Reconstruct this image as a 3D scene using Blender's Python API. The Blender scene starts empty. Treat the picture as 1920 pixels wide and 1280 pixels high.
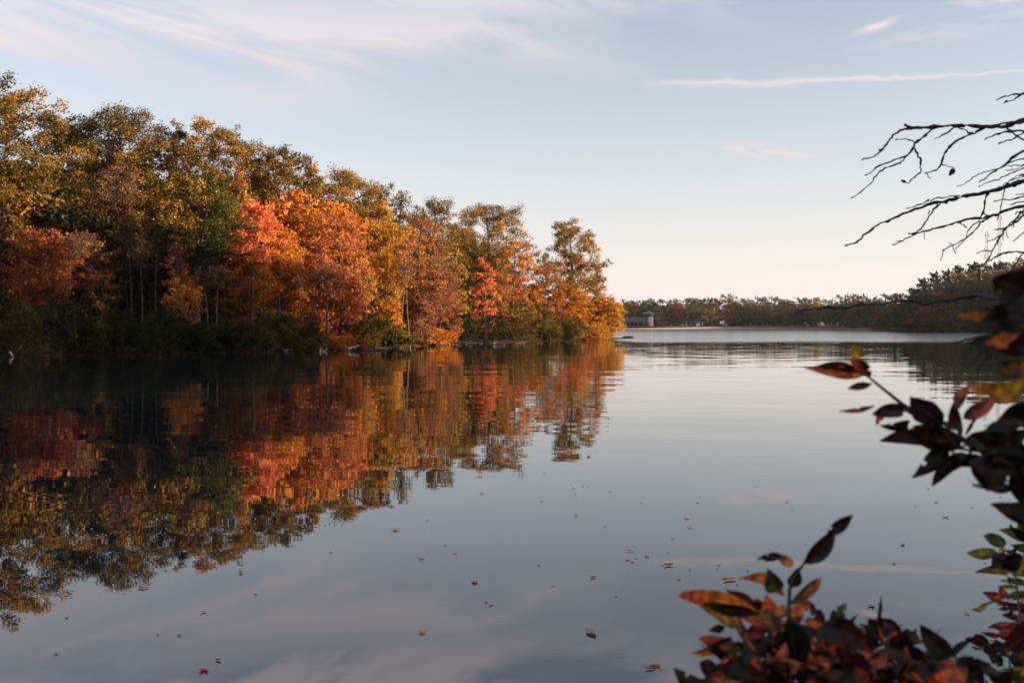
import bpy, math, random
import numpy as np
from mathutils import Vector

# ============================================================ camera, sky, sun
C = bpy.context.scene.collection
scn = bpy.context.scene
F = 1867.0                    # focal length in photo pixels (35 mm lens)
EYE = 2.3
PITCH = math.atan(32 / F)
cam_d = bpy.data.cameras.new("camera"); cam_o = bpy.data.objects.new("camera", cam_d)
C.objects.link(cam_o); scn.camera = cam_o
cam_o.location = (0, 0, EYE); cam_o.rotation_euler = (math.pi / 2 - PITCH, 0, 0)
cam_d.sensor_width = 36; cam_d.lens = 36 * F / 1920
cam_d.clip_start = 0.05; cam_d.clip_end = 9000
cam_d.dof.use_dof = True; cam_d.dof.focus_distance = 60; cam_d.dof.aperture_fstop = 7.0

SUN_AZ, SUN_EL = 103.0, 11.5   # clockwise from the view direction (+Y)
sl = bpy.data.lights.new("sun", 'SUN'); so = bpy.data.objects.new("sun", sl); C.objects.link(so)
sl.energy = 5.0; sl.angle = math.radians(0.5); sl.color = (1.0, 0.76, 0.50)
a, e = math.radians(SUN_AZ), math.radians(SUN_EL)
sdir = Vector((math.sin(a) * math.cos(e), math.cos(a) * math.cos(e), math.sin(e)))
so.rotation_euler = sdir.to_track_quat('Z', 'Y').to_euler()
so.location = (60, -20, 40)

w = bpy.data.worlds.new("World"); scn.world = w; w.use_nodes = True
nt = w.node_tree; N = nt.nodes; L = nt.links; N.clear()
def nd(t, **k):
    n = N.new(t)
    for a_, b_ in k.items(): setattr(n, a_, b_)
    return n
def mth(op, a_, b_=None, c_=None, clamp=False):
    n = nd('ShaderNodeMath', operation=op); n.use_clamp = clamp
    for i, v in enumerate((a_, b_, c_)):
        if v is None: continue
        if isinstance(v, (int, float)): n.inputs[i].default_value = v
        else: L.new(v, n.inputs[i])
    return n.outputs[0]
def sstep(x, lo, hi):
    n = nd('ShaderNodeMapRange', interpolation_type='SMOOTHSTEP')
    L.new(x, n.inputs[0]); n.inputs[1].default_value = lo; n.inputs[2].default_value = hi
    return n.outputs[0]
def comb(x, y, z=0.0):
    n = nd('ShaderNodeCombineXYZ')
    for i, v in enumerate((x, y, z)):
        if isinstance(v, (int, float)): n.inputs[i].default_value = v
        else: L.new(v, n.inputs[i])
    return n.outputs[0]
def noise(vec, scale, detail=5, rough=.55, dist=0.0):
    n = nd('ShaderNodeTexNoise'); n.inputs['Scale'].default_value = scale
    n.inputs['Detail'].default_value = detail; n.inputs['Roughness'].default_value = rough
    n.inputs['Distortion'].default_value = dist; L.new(vec, n.inputs['Vector']); return n.outputs[0]
SKY_STR = 0.087; HAZE = .00006
sky = nd('ShaderNodeTexSky', sky_type='NISHITA'); sky.sun_disc = False
sky.sun_elevation = math.radians(SUN_EL); sky.sun_rotation = math.radians(SUN_AZ)
sky.air_density = 1.0; sky.dust_density = 1.2; sky.ozone_density = 1.5
tc = nd('ShaderNodeTexCoord'); sp = nd('ShaderNodeSeparateXYZ'); L.new(tc.outputs['Generated'], sp.inputs[0])
AZ = mth('ARCTAN2', sp.outputs[0], sp.outputs[1]); EL = mth('ARCSINE', sp.outputs[2])
# --- thin cirrus, as coordinates on the sky (azimuth, elevation in radians)
ELs = mth('ADD', EL, mth('MULTIPLY', AZ, 0.22))            # streaks sink towards the right
v1 = comb(mth('MULTIPLY', AZ, 3.2), mth('MULTIPLY', ELs, 17.0), 3.7)
n1 = noise(v1, 1.0, 9, .58, 1.1)
v2 = comb(mth('MULTIPLY', AZ, 2.0), mth('MULTIPLY', ELs, 7.0), 9.1)
n2 = noise(v2, 1.3, 5, .5, .6)
EDGE = mth('ADD', mth('MULTIPLY', AZ, -1.0), mth('MULTIPLY', EL, 1.15))  # high towards upper left
m1 = sstep(mth('ADD', EDGE, mth('MULTIPLY', mth('SUBTRACT', n2, .5), .55)), 0.13, 0.62)
band = sstep(mth('ADD', EL, mth('MULTIPLY', mth('SUBTRACT', n2, .5), .08)), 0.165, 0.27)
veil = mth('MULTIPLY', mth('MULTIPLY', sstep(n1, .28, .74), m1), band)
veil = mth('MULTIPLY', mth('MULTIPLY', veil, 1.6, clamp=True), mth('SUBTRACT', 1.0, mth('MULTIPLY', sstep(EL, .25, .33), .75)))
v3 = comb(mth('MULTIPLY', AZ, 3.4), mth('MULTIPLY', ELs, 10.0), 5.3)
hi = mth('MULTIPLY', mth('MULTIPLY', sstep(noise(v3, 1.0, 8, .56, .9), .43, .60), sstep(EL, .26, .35)), mth('SUBTRACT', 1.0, mth('MULTIPLY', sstep(AZ, -.1, .35), .6)))
# contrail
wob = mth('MULTIPLY', mth('SUBTRACT', noise(comb(mth('MULTIPLY', AZ, 9.0), mth('MULTIPLY', EL, 30.0), 1.0), 3.0, 6, .6), .5), .012)
cl = mth('SUBTRACT', EL, mth('ADD', mth('MULTIPLY_ADD', AZ, -0.037, 0.2394), wob))
cw = mth('SUBTRACT', .0066, mth('MULTIPLY', AZ, .010))
con = mth('SUBTRACT', 1.0, mth('DIVIDE', mth('ABSOLUTE', cl), cw), clamp=True)
con = mth('MULTIPLY', mth('MULTIPLY', con, sstep(AZ, .11, .19)), mth('SUBTRACT', 1.0, sstep(AZ, .42, .75)))
def blob(az, el, ra, re, slope, s):
    n = noise(comb(mth('MULTIPLY', AZ, 10.0), mth('MULTIPLY', mth('SUBTRACT', EL, mth('MULTIPLY', AZ, slope)), 60.0), az * 9), 2.2, 6, .6, .8)
    da = mth('DIVIDE', mth('SUBTRACT', AZ, az), ra)
    de = mth('DIVIDE', mth('SUBTRACT', mth('SUBTRACT', EL, el), mth('MULTIPLY', mth('SUBTRACT', AZ, az), slope)), re)
    r = mth('SQRT', mth('ADD', mth('MULTIPLY', da, da), mth('MULTIPLY', de, de)))
    return mth('MULTIPLY', mth('MULTIPLY', mth('SUBTRACT', 1.0, r, clamp=True), sstep(n, .3, .7)), s)
tot = mth('MAXIMUM', mth('MAXIMUM', veil, hi), mth('MULTIPLY', con, 1.1))
for b in ((.250, .166, .052, .0085, -.12, 3.0), (.347, .2715, .03, .006, .25, 1.6), (.455, .283, .05, .010, -.1, 1.0),
          (.20, .046, .10, .005, 0.0, .5), (.36, .062, .09, .004, 0.0, .4), (.42, .262, .12, .012, .1, .6)):
    tot = mth('MAXIMUM', tot, blob(*b))
tot = mth('MULTIPLY', mth('MINIMUM', tot, 1.0), .85)
hs = nd('ShaderNodeHueSaturation'); hs.inputs['Saturation'].default_value = .72; hs.inputs['Value'].default_value = 1.0
L.new(sky.outputs[0], hs.inputs['Color'])
tintn = nd('ShaderNodeMix', data_type='RGBA', blend_type='MULTIPLY'); tintn.inputs[0].default_value = 1
L.new(hs.outputs[0], tintn.inputs[6]); tintn.inputs[7].default_value = (.83, .845, .875, 1)
hz = nd('ShaderNodeMix', data_type='RGBA'); hf = mth('MULTIPLY', mth('EXPONENT', mth('MULTIPLY', mth('MAXIMUM', EL, 0.0), -6.3)), .90)
L.new(hf, hz.inputs[0]); L.new(tintn.outputs[2], hz.inputs[6]); hz.inputs[7].default_value = (4.15, 3.68, 3.62, 1)
mx = nd('ShaderNodeMix', data_type='RGBA'); L.new(tot, mx.inputs[0]); L.new(hz.outputs[2], mx.inputs[6])
CLOUD = (3.25, 2.88, 2.95, 1); cg = nd('ShaderNodeVectorMath', operation='SCALE'); cg.inputs[0].default_value = CLOUD[:3]; L.new(mth('MULTIPLY_ADD', sstep(EL, .24, .34), .30, 1.0), cg.inputs['Scale']); L.new(cg.outputs[0], mx.inputs[7])
bg = nd('ShaderNodeBackground'); bg.inputs[1].default_value = SKY_STR; L.new(mx.outputs[2], bg.inputs[0])
out = nd('ShaderNodeOutputWorld'); L.new(bg.outputs[0], out.inputs[0])

vs = scn.view_settings; vs.view_transform = 'Standard'; vs.look = 'None'; vs.gamma = 1; vs.use_curve_mapping = False
vs.exposure = 1.58
scn.cycles.max_bounces = 7; scn.cycles.diffuse_bounces = 3; scn.cycles.glossy_bounces = 3
scn.cycles.transmission_bounces = 4; scn.cycles.caustics_reflective = False; scn.cycles.caustics_refractive = False
scn.cycles.sample_clamp_indirect = 6

# ============================================================ helpers
def P(px, py, depth):
    """point on the photo's sight line (px, py) at distance depth along +Y"""
    r, u = (px - 960) / F, (640 - py) / F
    cp, sp_ = math.cos(PITCH), math.sin(PITCH)
    d = Vector((r, cp + u * sp_, -sp_ + u * cp))
    return Vector((0, 0, EYE)) + d * (depth / d.y)
def Zat(py, depth): return P(960, py, depth).z
def Xat(px, depth): return P(px, 640, depth).x

def mesh_np(name, V, Fc, mat=None, tint=None, smooth=False, mats=None, midx=None):
    V = np.asarray(V, dtype=np.float32); Fc = np.asarray(Fc, dtype=np.int32)
    me = bpy.data.meshes.new(name); k = Fc.shape[1]
    me.vertices.add(len(V)); me.vertices.foreach_set('co', V.ravel())
    me.loops.add(Fc.size); me.loops.foreach_set('vertex_index', Fc.ravel())
    me.polygons.add(len(Fc)); me.polygons.foreach_set('loop_start', np.arange(0, Fc.size, k, dtype=np.int32))
    me.polygons.foreach_set('loop_total', np.full(len(Fc), k, dtype=np.int32))
    if smooth: me.polygons.foreach_set('use_smooth', np.ones(len(Fc), dtype=bool))
    if mat: me.materials.append(mat)
    me.update(calc_edges=True)
    if tint is not None:
        tint = np.asarray(tint, dtype=np.float32)
        c4 = np.ones((len(Fc), k, 4), dtype=np.float32); c4[..., :3] = tint[:, None, :]
        at = me.color_attributes.new('Col', 'FLOAT_COLOR', 'CORNER'); at.data.foreach_set('color', c4.ravel())
    return me
def obj(name, me, parent=None, loc=None):
    o = bpy.data.objects.new(name, me); C.objects.link(o)
    if parent: o.parent = parent
    if loc is not None: o.location = loc
    return o
def thing(name, label, cat, loc=(0, 0, 0), rz=0, group=None):
    o = obj(name, None, loc=loc); o.rotation_euler.z = rz; o.empty_display_size = .2
    return tag(o, label, cat, group)
def tag(o, label, cat, group=None):
    o['label'] = label; o['category'] = cat
    if group: o['group'] = group
    return o
def struct(o): o['kind'] = 'structure'; return o

class Wood:
    """collects tapered tubes"""
    def __init__(s): s.V = []; s.F = []; s.n = 0
    def tube(s, pts, rad, sides=6, cap=True):
        pts = np.asarray(pts, float); rad = np.asarray(rad, float); m = len(pts)
        T = np.gradient(pts, axis=0); T /= np.linalg.norm(T, axis=1)[:, None] + 1e-9
        ref = np.array([0, 0, 1.0]) if abs(T[:, 2].mean()) < .8 else np.array([1.0, 0, 0])
        U = np.cross(T, ref); U /= np.linalg.norm(U, axis=1)[:, None] + 1e-9; W = np.cross(T, U)
        an = np.arange(sides) * 2 * math.pi / sides
        R = pts[:, None, :] + rad[:, None, None] * (np.cos(an)[None, :, None] * U[:, None, :] + np.sin(an)[None, :, None] * W[:, None, :])
        s.V.append(R.reshape(-1, 3))
        i = np.arange(m - 1)[:, None] * sides; j = np.arange(sides)[None, :]; k = (j + 1) % sides
        q = np.stack([i + j, i + k, i + sides + k, i + sides + j], -1).reshape(-1, 4) + s.n
        s.F.append(q); s.n += m * sides
        if cap and sides == 4: s.F.append(np.array([[s.n - 4, s.n - 3, s.n - 2, s.n - 1]]))
        elif cap and sides >= 6:
            b = s.n - sides; s.F.append(np.array([[b, b + 1, b + 2, b + 3], [b, b + 3, b + 4, b + 5]]))
    def mesh(s, name, mat): return mesh_np(name, np.concatenate(s.V), np.concatenate(s.F), mat, smooth=True)

def box(V, Fq, x0, x1, y0, y1, z0, z1):
    b = len(V)
    V += [(x0, y0, z0), (x1, y0, z0), (x1, y1, z0), (x0, y1, z0), (x0, y0, z1), (x1, y0, z1), (x1, y1, z1), (x0, y1, z1)]
    Fq += [(b, b + 3, b + 2, b + 1), (b + 4, b + 5, b + 6, b + 7), (b, b + 1, b + 5, b + 4), (b + 1, b + 2, b + 6, b + 5), (b + 2, b + 3, b + 7, b + 6), (b + 3, b, b + 4, b + 7)]

# ============================================================ materials
def new_mat(name):
    m = bpy.data.materials.new(name); m.use_nodes = True; t = m.node_tree
    for n in list(t.nodes): t.nodes.remove(n)
    o = t.nodes.new('ShaderNodeOutputMaterial'); return m, t, o
def simple(name, c1, c2, scale=4, rough=.85, bump=0.0, coord='Object', spec=.3, stretch=(1, 1, 1)):
    m, t, o = new_mat(name); n = t.nodes; l = t.links
    p = n.new('ShaderNodeBsdfPrincipled'); l.new(p.outputs[0], o.inputs[0])
    tcn = n.new('ShaderNodeTexCoord'); mp = n.new('ShaderNodeMapping'); mp.inputs['Scale'].default_value = stretch
    l.new(tcn.outputs[coord], mp.inputs[0])
    ns = n.new('ShaderNodeTexNoise'); ns.inputs['Scale'].default_value = scale; ns.inputs['Detail'].default_value = 6
    l.new(mp.outputs[0], ns.inputs['Vector'])
    cr = n.new('ShaderNodeValToRGB'); cr.color_ramp.elements[0].position = .35; cr.color_ramp.elements[1].position = .65
    cr.color_ramp.elements[0].color = (*c1, 1); cr.color_ramp.elements[1].color = (*c2, 1)
    l.new(ns.outputs[0], cr.inputs[0]); l.new(cr.outputs[0], p.inputs['Base Color'])
    p.inputs['Roughness'].default_value = rough; p.inputs['Specular IOR Level'].default_value = spec
    if bump:
        b = n.new('ShaderNodeBump'); b.inputs['Strength'].default_value = .7; b.inputs['Distance'].default_value = bump
        l.new(ns.outputs[0], b.inputs['Height']); l.new(b.outputs[0], p.inputs['Normal'])
    return m
def leaf_material(name, trans=.38, gloss=.008, rough=.6):
    m, t, o = new_mat(name); n = t.nodes; l = t.links
    at = n.new('ShaderNodeAttribute'); at.attribute_name = 'Col'
    oi = n.new('ShaderNodeObjectInfo')
    mul = n.new('ShaderNodeMix'); mul.data_type = 'RGBA'; mul.blend_type = 'MULTIPLY'; mul.inputs[0].default_value = 1
    l.new(at.outputs['Color'], mul.inputs[6]); l.new(oi.outputs['Color'], mul.inputs[7])
    if trans == .5:
        tcn = n.new('ShaderNodeTexCoord'); nz = n.new('ShaderNodeTexNoise'); nz.inputs['Scale'].default_value = 90; nz.inputs['Detail'].default_value = 5
        l.new(tcn.outputs['Object'], nz.inputs['Vector']); rp = n.new('ShaderNodeValToRGB'); rp.color_ramp.elements[0].position = .38; rp.color_ramp.elements[1].position = .60
        rp.color_ramp.elements[0].color = (.35, .28, .25, 1); rp.color_ramp.elements[1].color = (1.15, 1.1, 1.0, 1); l.new(nz.outputs[0], rp.inputs[0])
        m3 = n.new('ShaderNodeMix'); m3.data_type = 'RGBA'; m3.blend_type = 'MULTIPLY'; m3.inputs[0].default_value = 1
        l.new(mul.outputs[2], m3.inputs[6]); l.new(rp.outputs[0], m3.inputs[7]); mul = m3
    d = n.new('ShaderNodeBsdfDiffuse'); tr = n.new('ShaderNodeBsdfTranslucent'); g = n.new('ShaderNodeBsdfGlossy')
    g.inputs['Roughness'].default_value = rough
    l.new(mul.outputs[2], d.inputs[0]); l.new(mul.outputs[2], tr.inputs[0])
    a1 = n.new('ShaderNodeMixShader'); a1.inputs[0].default_value = trans
    l.new(d.outputs[0], a1.inputs[1]); l.new(tr.outputs[0], a1.inputs[2])
    a2 = n.new('ShaderNodeMixShader'); a2.inputs[0].default_value = gloss
    l.new(a1.outputs[0], a2.inputs[1]); l.new(g.outputs[0], a2.inputs[2]); l.new(a2.outputs[0], o.inputs[0])
    return m
M_LEAF = leaf_material('foliage'); M_FORE = leaf_material('broad_leaf', .5, .025, .4)
M_BARK = simple('bark', (.05, .037, .028), (.13, .10, .08), 6, .9, .02, stretch=(3, 3, .5))
M_OAKBARK = simple('dark_oak_bark', (.012, .009, .008), (.04, .03, .024), 6, .9, .02)
M_BARK_PALE = simple('pale_bark', (.05, .038, .030), (.15, .115, .09), 5, .9, .01, stretch=(3, 3, .6))
M_TWIG = simple('twig_bark', (.010, .008, .008), (.028, .020, .018), 60, .8, .001)
M_TWIG_RED = simple('reddish_twigs', (.12, .06, .05), (.22, .12, .10), 3, .9)
M_DRIFT = simple('driftwood', (.18, .14, .12), (.40, .33, .29), 6, .8, .01)
M_ROCK = simple('rock', (.10, .10, .10), (.24, .235, .23), 1.6, .85, .05)
M_MUD = simple('dark_wet_wood', (.012, .010, .009), (.03, .025, .02), 5, .6, .02)

def ground_material():
    m, t, o = new_mat('ground'); n = t.nodes; l = t.links
    p = n.new('ShaderNodeBsdfPrincipled'); l.new(p.outputs[0], o.inputs[0]); p.inputs['Roughness'].default_value = .95
    p.inputs['Specular IOR Level'].default_value = .15
    g = n.new('ShaderNodeNewGeometry'); s = n.new('ShaderNodeSeparateXYZ'); l.new(g.outputs['Position'], s.inputs[0])
    ns = n.new('ShaderNodeTexNoise'); ns.inputs['Scale'].default_value = 2.5; ns.inputs['Detail'].default_value = 8
    l.new(g.outputs['Position'], ns.inputs['Vector'])
    cr = n.new('ShaderNodeValToRGB'); e_ = cr.color_ramp.elements
    e_[0].position = .36; e_[0].color = (.022, .014, .008, 1); e_[1].position = .7; e_[1].color = (.14, .055, .018, 1)
    x = cr.color_ramp.elements.new(.52); x.color = (.06, .035, .015, 1)
    l.new(ns.outputs[0], cr.inputs[0])
    sand = n.new('ShaderNodeRGB'); sand.outputs[0].default_value = (.50, .34, .27, 1)
    def mr(sock, a0, a1, b0=0, b1=1):
        q = n.new('ShaderNodeMapRange'); l.new(sock, q.inputs[0])
        for i, v in enumerate((a0, a1, b0, b1)): q.inputs[i + 1].default_value = v
        return q.outputs[0]
    def mu(a_, b_):
        q = n.new('ShaderNodeMath'); q.operation = 'MULTIPLY'; l.new(a_, q.inputs[0]); l.new(b_, q.inputs[1]); return q.outputs[0]
    f = mu(mu(mr(s.outputs[1], 340, 380), mr(s.outputs[2], 1.05, .9)), mr(s.outputs[0], 75, 125, 1, .25))  # beach colour darkens to the right, standing in for the shade of the hill
    mx_ = n.new('ShaderNodeMix'); mx_.data_type = 'RGBA'; l.new(f, mx_.inputs[0]); l.new(cr.outputs[0], mx_.inputs[6]); l.new(sand.outputs[0], mx_.inputs[7])
    l.new(mx_.outputs[2], p.inputs['Base Color'])
    return m
M_GROUND = ground_material()

def water_material():
    m, t, o = new_mat('lake_water'); n = t.nodes; l = t.links
    p = n.new('ShaderNodeBsdfPrincipled'); l.new(p.outputs[0], o.inputs[0])
    p.inputs['Base Color'].default_value = (.006, .010, .012, 1); p.inputs['Roughness'].default_value = .012
    p.inputs['IOR'].default_value = 1.78; p.inputs['Specular IOR Level'].default_value = .5
    g = n.new('ShaderNodeNewGeometry'); s = n.new('ShaderNodeSeparateXYZ'); l.new(g.outputs['Position'], s.inputs[0])
    def layer(sx, sy, scale, detail, amp, off):
        mp = n.new('ShaderNodeMapping'); mp.inputs['Scale'].default_value = (sx, sy, 1); mp.inputs['Location'].default_value = (off, off * .7, off)
        mp.inputs['Rotation'].default_value = (0, 0, math.radians(4)); l.new(g.outputs['Position'], mp.inputs[0])
        q = n.new('ShaderNodeTexNoise'); q.inputs['Scale'].default_value = scale; q.inputs['Detail'].default_value = detail
        q.inputs['Roughness'].default_value = .5; l.new(mp.outputs[0], q.inputs['Vector'])
        a_ = n.new('ShaderNodeVectorMath'); a_.operation = 'SUBTRACT'; l.new(q.outputs['Color'], a_.inputs[0]); a_.inputs[1].default_value = (.5, .5, .5)
        b_ = n.new('ShaderNodeVectorMath'); b_.operation = 'MULTIPLY'; l.new(a_.outputs[0], b_.inputs[0]); b_.inputs[1].default_value = (amp * .35, amp, 0)
        return b_.outputs[0]
    def add(a_, b_):
        q = n.new('ShaderNodeVectorMath'); q.operation = 'ADD'; l.new(a_, q.inputs[0]); l.new(b_, q.inputs[1]); return q.outputs[0]
    def mr(sock, a0, a1, b0=0., b1=1.):
        q = n.new('ShaderNodeMapRange'); q.interpolation_type = 'SMOOTHSTEP'; l.new(sock, q.inputs[0])
        for i, v in enumerate((a0, a1, b0, b1)): q.inputs[i + 1].default_value = v
        return q.outputs[0]
    def sc(v, f):
        q = n.new('ShaderNodeVectorMath'); q.operation = 'SCALE'; l.new(v, q.inputs[0])
        if isinstance(f, float): q.inputs['Scale'].default_value = f
        else: l.new(f, q.inputs['Scale'])
        return q.outputs[0]
    calm = add(layer(.25, 1.0, 1.7, 3, .040, 1.3), layer(.10, .40, 1.0, 2, .026, 7.7))
    nf = mr(s.outputs[1], 6, 40, .28, 1.0)                # calmest close to the bank
    calm = sc(calm, nf)
    # wind-ruffled water beyond the sheltered part
    edge = n.new('ShaderNodeTexNoise'); edge.inputs['Scale'].default_value = .02; edge.inputs['Detail'].default_value = 3
    l.new(g.outputs['Position'], edge.inputs['Vector'])
    yy = n.new('ShaderNodeMath'); yy.operation = 'MULTIPLY_ADD'; l.new(edge.outputs[0], yy.inputs[0]); yy.inputs[1].default_value = 44; l.new(s.outputs[1], yy.inputs[2])
    ruf = mr(yy.outputs[0], 132, 166)
    xx = n.new('ShaderNodeMath'); xx.operation = 'MULTIPLY_ADD'; l.new(s.outputs[1], xx.inputs[0]); xx.inputs[1].default_value = .02; l.new(s.outputs[0], xx.inputs[2])
    ruf2 = n.new('ShaderNodeMath'); ruf2.operation = 'MULTIPLY'; l.new(ruf, ruf2.inputs[0]); l.new(mr(xx.outputs[0], 15.5, 20.5), ruf2.inputs[1])
    rough = sc(layer(.3, 1.0, 6.0, 3, .12, 3.1), ruf2.outputs[0])
    rr_ = n.new('ShaderNodeMapRange'); l.new(ruf2.outputs[0], rr_.inputs[0]); rr_.inputs[3].default_value = .012; rr_.inputs[4].default_value = .15; l.new(rr_.outputs[0], p.inputs['Roughness'])
    tot_ = add(calm, rough)
    z = n.new('ShaderNodeVectorMath'); z.operation = 'ADD'; l.new(tot_, z.inputs[0]); z.inputs[1].default_value = (0, 0, 1)
    nm = n.new('ShaderNodeVectorMath'); nm.operation = 'NORMALIZE'; l.new(z.outputs[0], nm.inputs[0]); l.new(nm.outputs[0], p.inputs['Normal'])
    return m
M_WATER = water_material()

# ============================================================ terrain and water
FRONT_PX = [(-900, 676), (-300, 669), (0, 667), (100, 666), (200, 663), (300, 664), (400, 661), (500, 659), (600, 657), (680, 654), (760, 651),
            (850, 645), (950, 641), (1050, 639), (1120, 637), (1156, 636)]
def wp(px, py):
    p = P(px, py, 50); t = EYE / (EYE - p.z); return (p.x * t, 50 * t)
front = [wp(*q) for q in FRONT_PX]
back = [(19, 160), (16, 172), (2, 176), (-20, 160), (-45, 138), (-80, 122), (-130, 112), (-260, 105), (-400, 60), (-300, -20), (-120, 20)]
PEN = np.array(front + back)
farp = [(wp(p_, q_)) for p_, q_ in ((-900, 615), (0, 616), (700, 617), (1140, 617.0), (1400, 617.3), (1560, 618), (1600, 619), (1650, 620.5), (1700, 621.5), (1780, 622), (1850, 623), (1920, 625))]
FAR = np.array(farp + [(155, 225), (175, 160), (175, 60), (400, 0), (4000, 0), (4000, 4000), (-4000, 4000), (-4000, 900), (-1500, 700)])
NEAR = np.array([(-300, -12), (-60, -5), (-8, -1), (0, .6), (1.5, 1.2), (4, 2.2), (9, 6), (20, 14), (36, 28), (54, 48), (74, 72), (120, 105), (175, 130), (400, -1), (400, -400), (-300, -400)])
def sdist(poly, X, Y):
    """signed distance, positive inside"""
    D = np.full(X.shape, 1e9); ins = np.zeros(X.shape, bool); n_ = len(poly)
    for i in range(n_):
        x0, y0 = poly[i]; x1, y1 = poly[(i + 1) % n_]
        dx, dy = x1 - x0, y1 - y0; t = np.clip(((X - x0) * dx + (Y - y0) * dy) / (dx * dx + dy * dy), 0, 1)
        D = np.minimum(D, np.hypot(X - x0 - t * dx, Y - y0 - t * dy))
        c = ((y0 > Y) != (y1 > Y)) & (X < (x1 - x0) * (Y - y0) / (y1 - y0 + 1e-12) + x0)
        ins ^= c
    return np.where(ins, D, -D)
def ss(x, a_, b_):
    t = np.clip((x - a_) / (b_ - a_), 0, 1); return t * t * (3 - 2 * t)
def gz(X, Y):
    X = np.asarray(X, float); Y = np.asarray(Y, float)
    wob = .8 * np.sin(X * .9 + Y * .4) * np.sin(Y * .7 - X * .3) + .4 * np.sin(X * 2.3) * np.cos(Y * 2.1)
    s = sdist(PEN, X, Y) + wob * .6
    z = np.where(s < 0, np.maximum(-1.5, s * .4), .16 * (1 - np.exp(-np.maximum(s, 0) / .9)) + ss(s, 2, 26) * (1.0 + 2.6 * ss(-X, 0, 70)) + .15 * wob * ss(s, 0, 3))
    f = sdist(FAR, X, Y)
    hill = 20 * ss(f, 6, 95) * ss(X, 125 + (Y - 300) * .10, 215) * (1 - ss(Y, 400, 500)) + 25 * ss(f, 20, 95) * ss(X, 215, 310) * (1 - ss(Y, 420, 560)) + 1.5 * ss(f, 90, 320)
    zf = np.where(f < 0, np.maximum(-1.5, f * .2), np.minimum(f * .09, .95 + .4 * ss(f, 12, 30)) + hill)
    q = sdist(NEAR, X, Y)
    zn = np.where(q < 0, np.maximum(-1.5, q * .5), .5 * (1 - np.exp(-np.maximum(q, 0) / .8)) + .25 * ss(q, .3, 4) + 15 * ss(q, 3, 34))
    return np.maximum(np.maximum(z, zf), zn)
def G(x, y): return float(gz(np.array([x]), np.array([y]))[0])
xs = np.unique(np.concatenate([np.linspace(-1400, -500, 12), np.linspace(-500, -120, 20), np.linspace(-120, 40, 100), np.linspace(40, 260, 60), np.linspace(260, 600, 16), np.linspace(600, 1400, 8), np.linspace(-6, 8, 30)]))
ys = np.unique(np.concatenate([np.linspace(-400, -10, 12), np.linspace(-10, 10, 30), np.linspace(10, 60, 24), np.linspace(60, 185, 90), np.linspace(185, 420, 50), np.linspace(420, 520, 50), np.linspace(520, 900, 20), np.linspace(900, 1400, 6)]))
XX, YY = np.meshgrid(xs, ys); ZZ = gz(XX, YY)
i = (np.arange(len(ys) - 1)[:, None] * len(xs) + np.arange(len(xs) - 1)[None, :]).ravel()
gm = mesh_np('ground', np.stack([XX, YY, ZZ], -1).reshape(-1, 3), np.stack([i, i + 1, i + 1 + len(xs), i + len(xs)], -1), M_GROUND, smooth=True)
struct(obj('ground', gm))
wm = mesh_np('water', [(-1390, -390, 0), (1390, -390, 0), (1390, 1390, 0), (-1390, 1390, 0)], [(0, 1, 2, 3)], M_WATER)
struct(obj('water', wm))

# ============================================================ trees
def prof(kind, t):
    if kind == 'umb': return (.35 + .65 * min(1, t / .55)) * math.sqrt(max(0.03, 1 - max(0, (t - .62) / .42) ** 2))
    if kind == 'cone': return max(.12, (1 - t) ** .75) * min(1, .45 + t * 3)
    if kind == 'col': return (.6 + .4 * min(1, t * 4)) * math.sqrt(max(.05, 1 - t ** 4))
    if kind == 'egg': return min(1, .5 + 1.4 * t) * math.sqrt(max(.04, 1 - (max(0, t - .3) / .72) ** 2))
    return math.sqrt(max(.05, 1 - (2 * t - 1) ** 2 * .95))
def leafquads(rng, cen, out, size, upb=.25):
    """leaf sprays: rhombic quads at cen, facing roughly outwards"""
    n_ = len(cen)
    nr = out * .75 + rng.normal(size=(n_, 3)) * .75; nr[:, 2] += upb
    nr /= np.linalg.norm(nr, axis=1)[:, None] + 1e-9
    t = rng.normal(size=(n_, 3)); t -= nr * (t * nr).sum(1)[:, None]; t /= np.linalg.norm(t, axis=1)[:, None] + 1e-9
    b = np.cross(nr, t); s = size * rng.uniform(.45, 1.55, (n_, 1))
    V = np.stack([cen - t * s * .55, cen + b * s * .34 + nr * s * .1, cen + t * s * .55, cen - b * s * .34 + nr * s * .1], 1).reshape(-1, 3)
    return V, np.arange(n_ * 4).reshape(-1, 4)
def colours(rng, cols, key, n_, spread=.5):
    cols = np.array(cols); k = len(cols)
    x = np.clip(key + rng.normal(size=n_) * spread * .35, 0, .999) * (k - 1)
    i0 = np.floor(x).astype(int); f = (x - i0)[:, None]
    c = cols[i0] * (1 - f) + cols[np.minimum(i0 + 1, k - 1)] * f
    return c * rng.uniform(.72, 1.28, (n_, 1))
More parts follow.
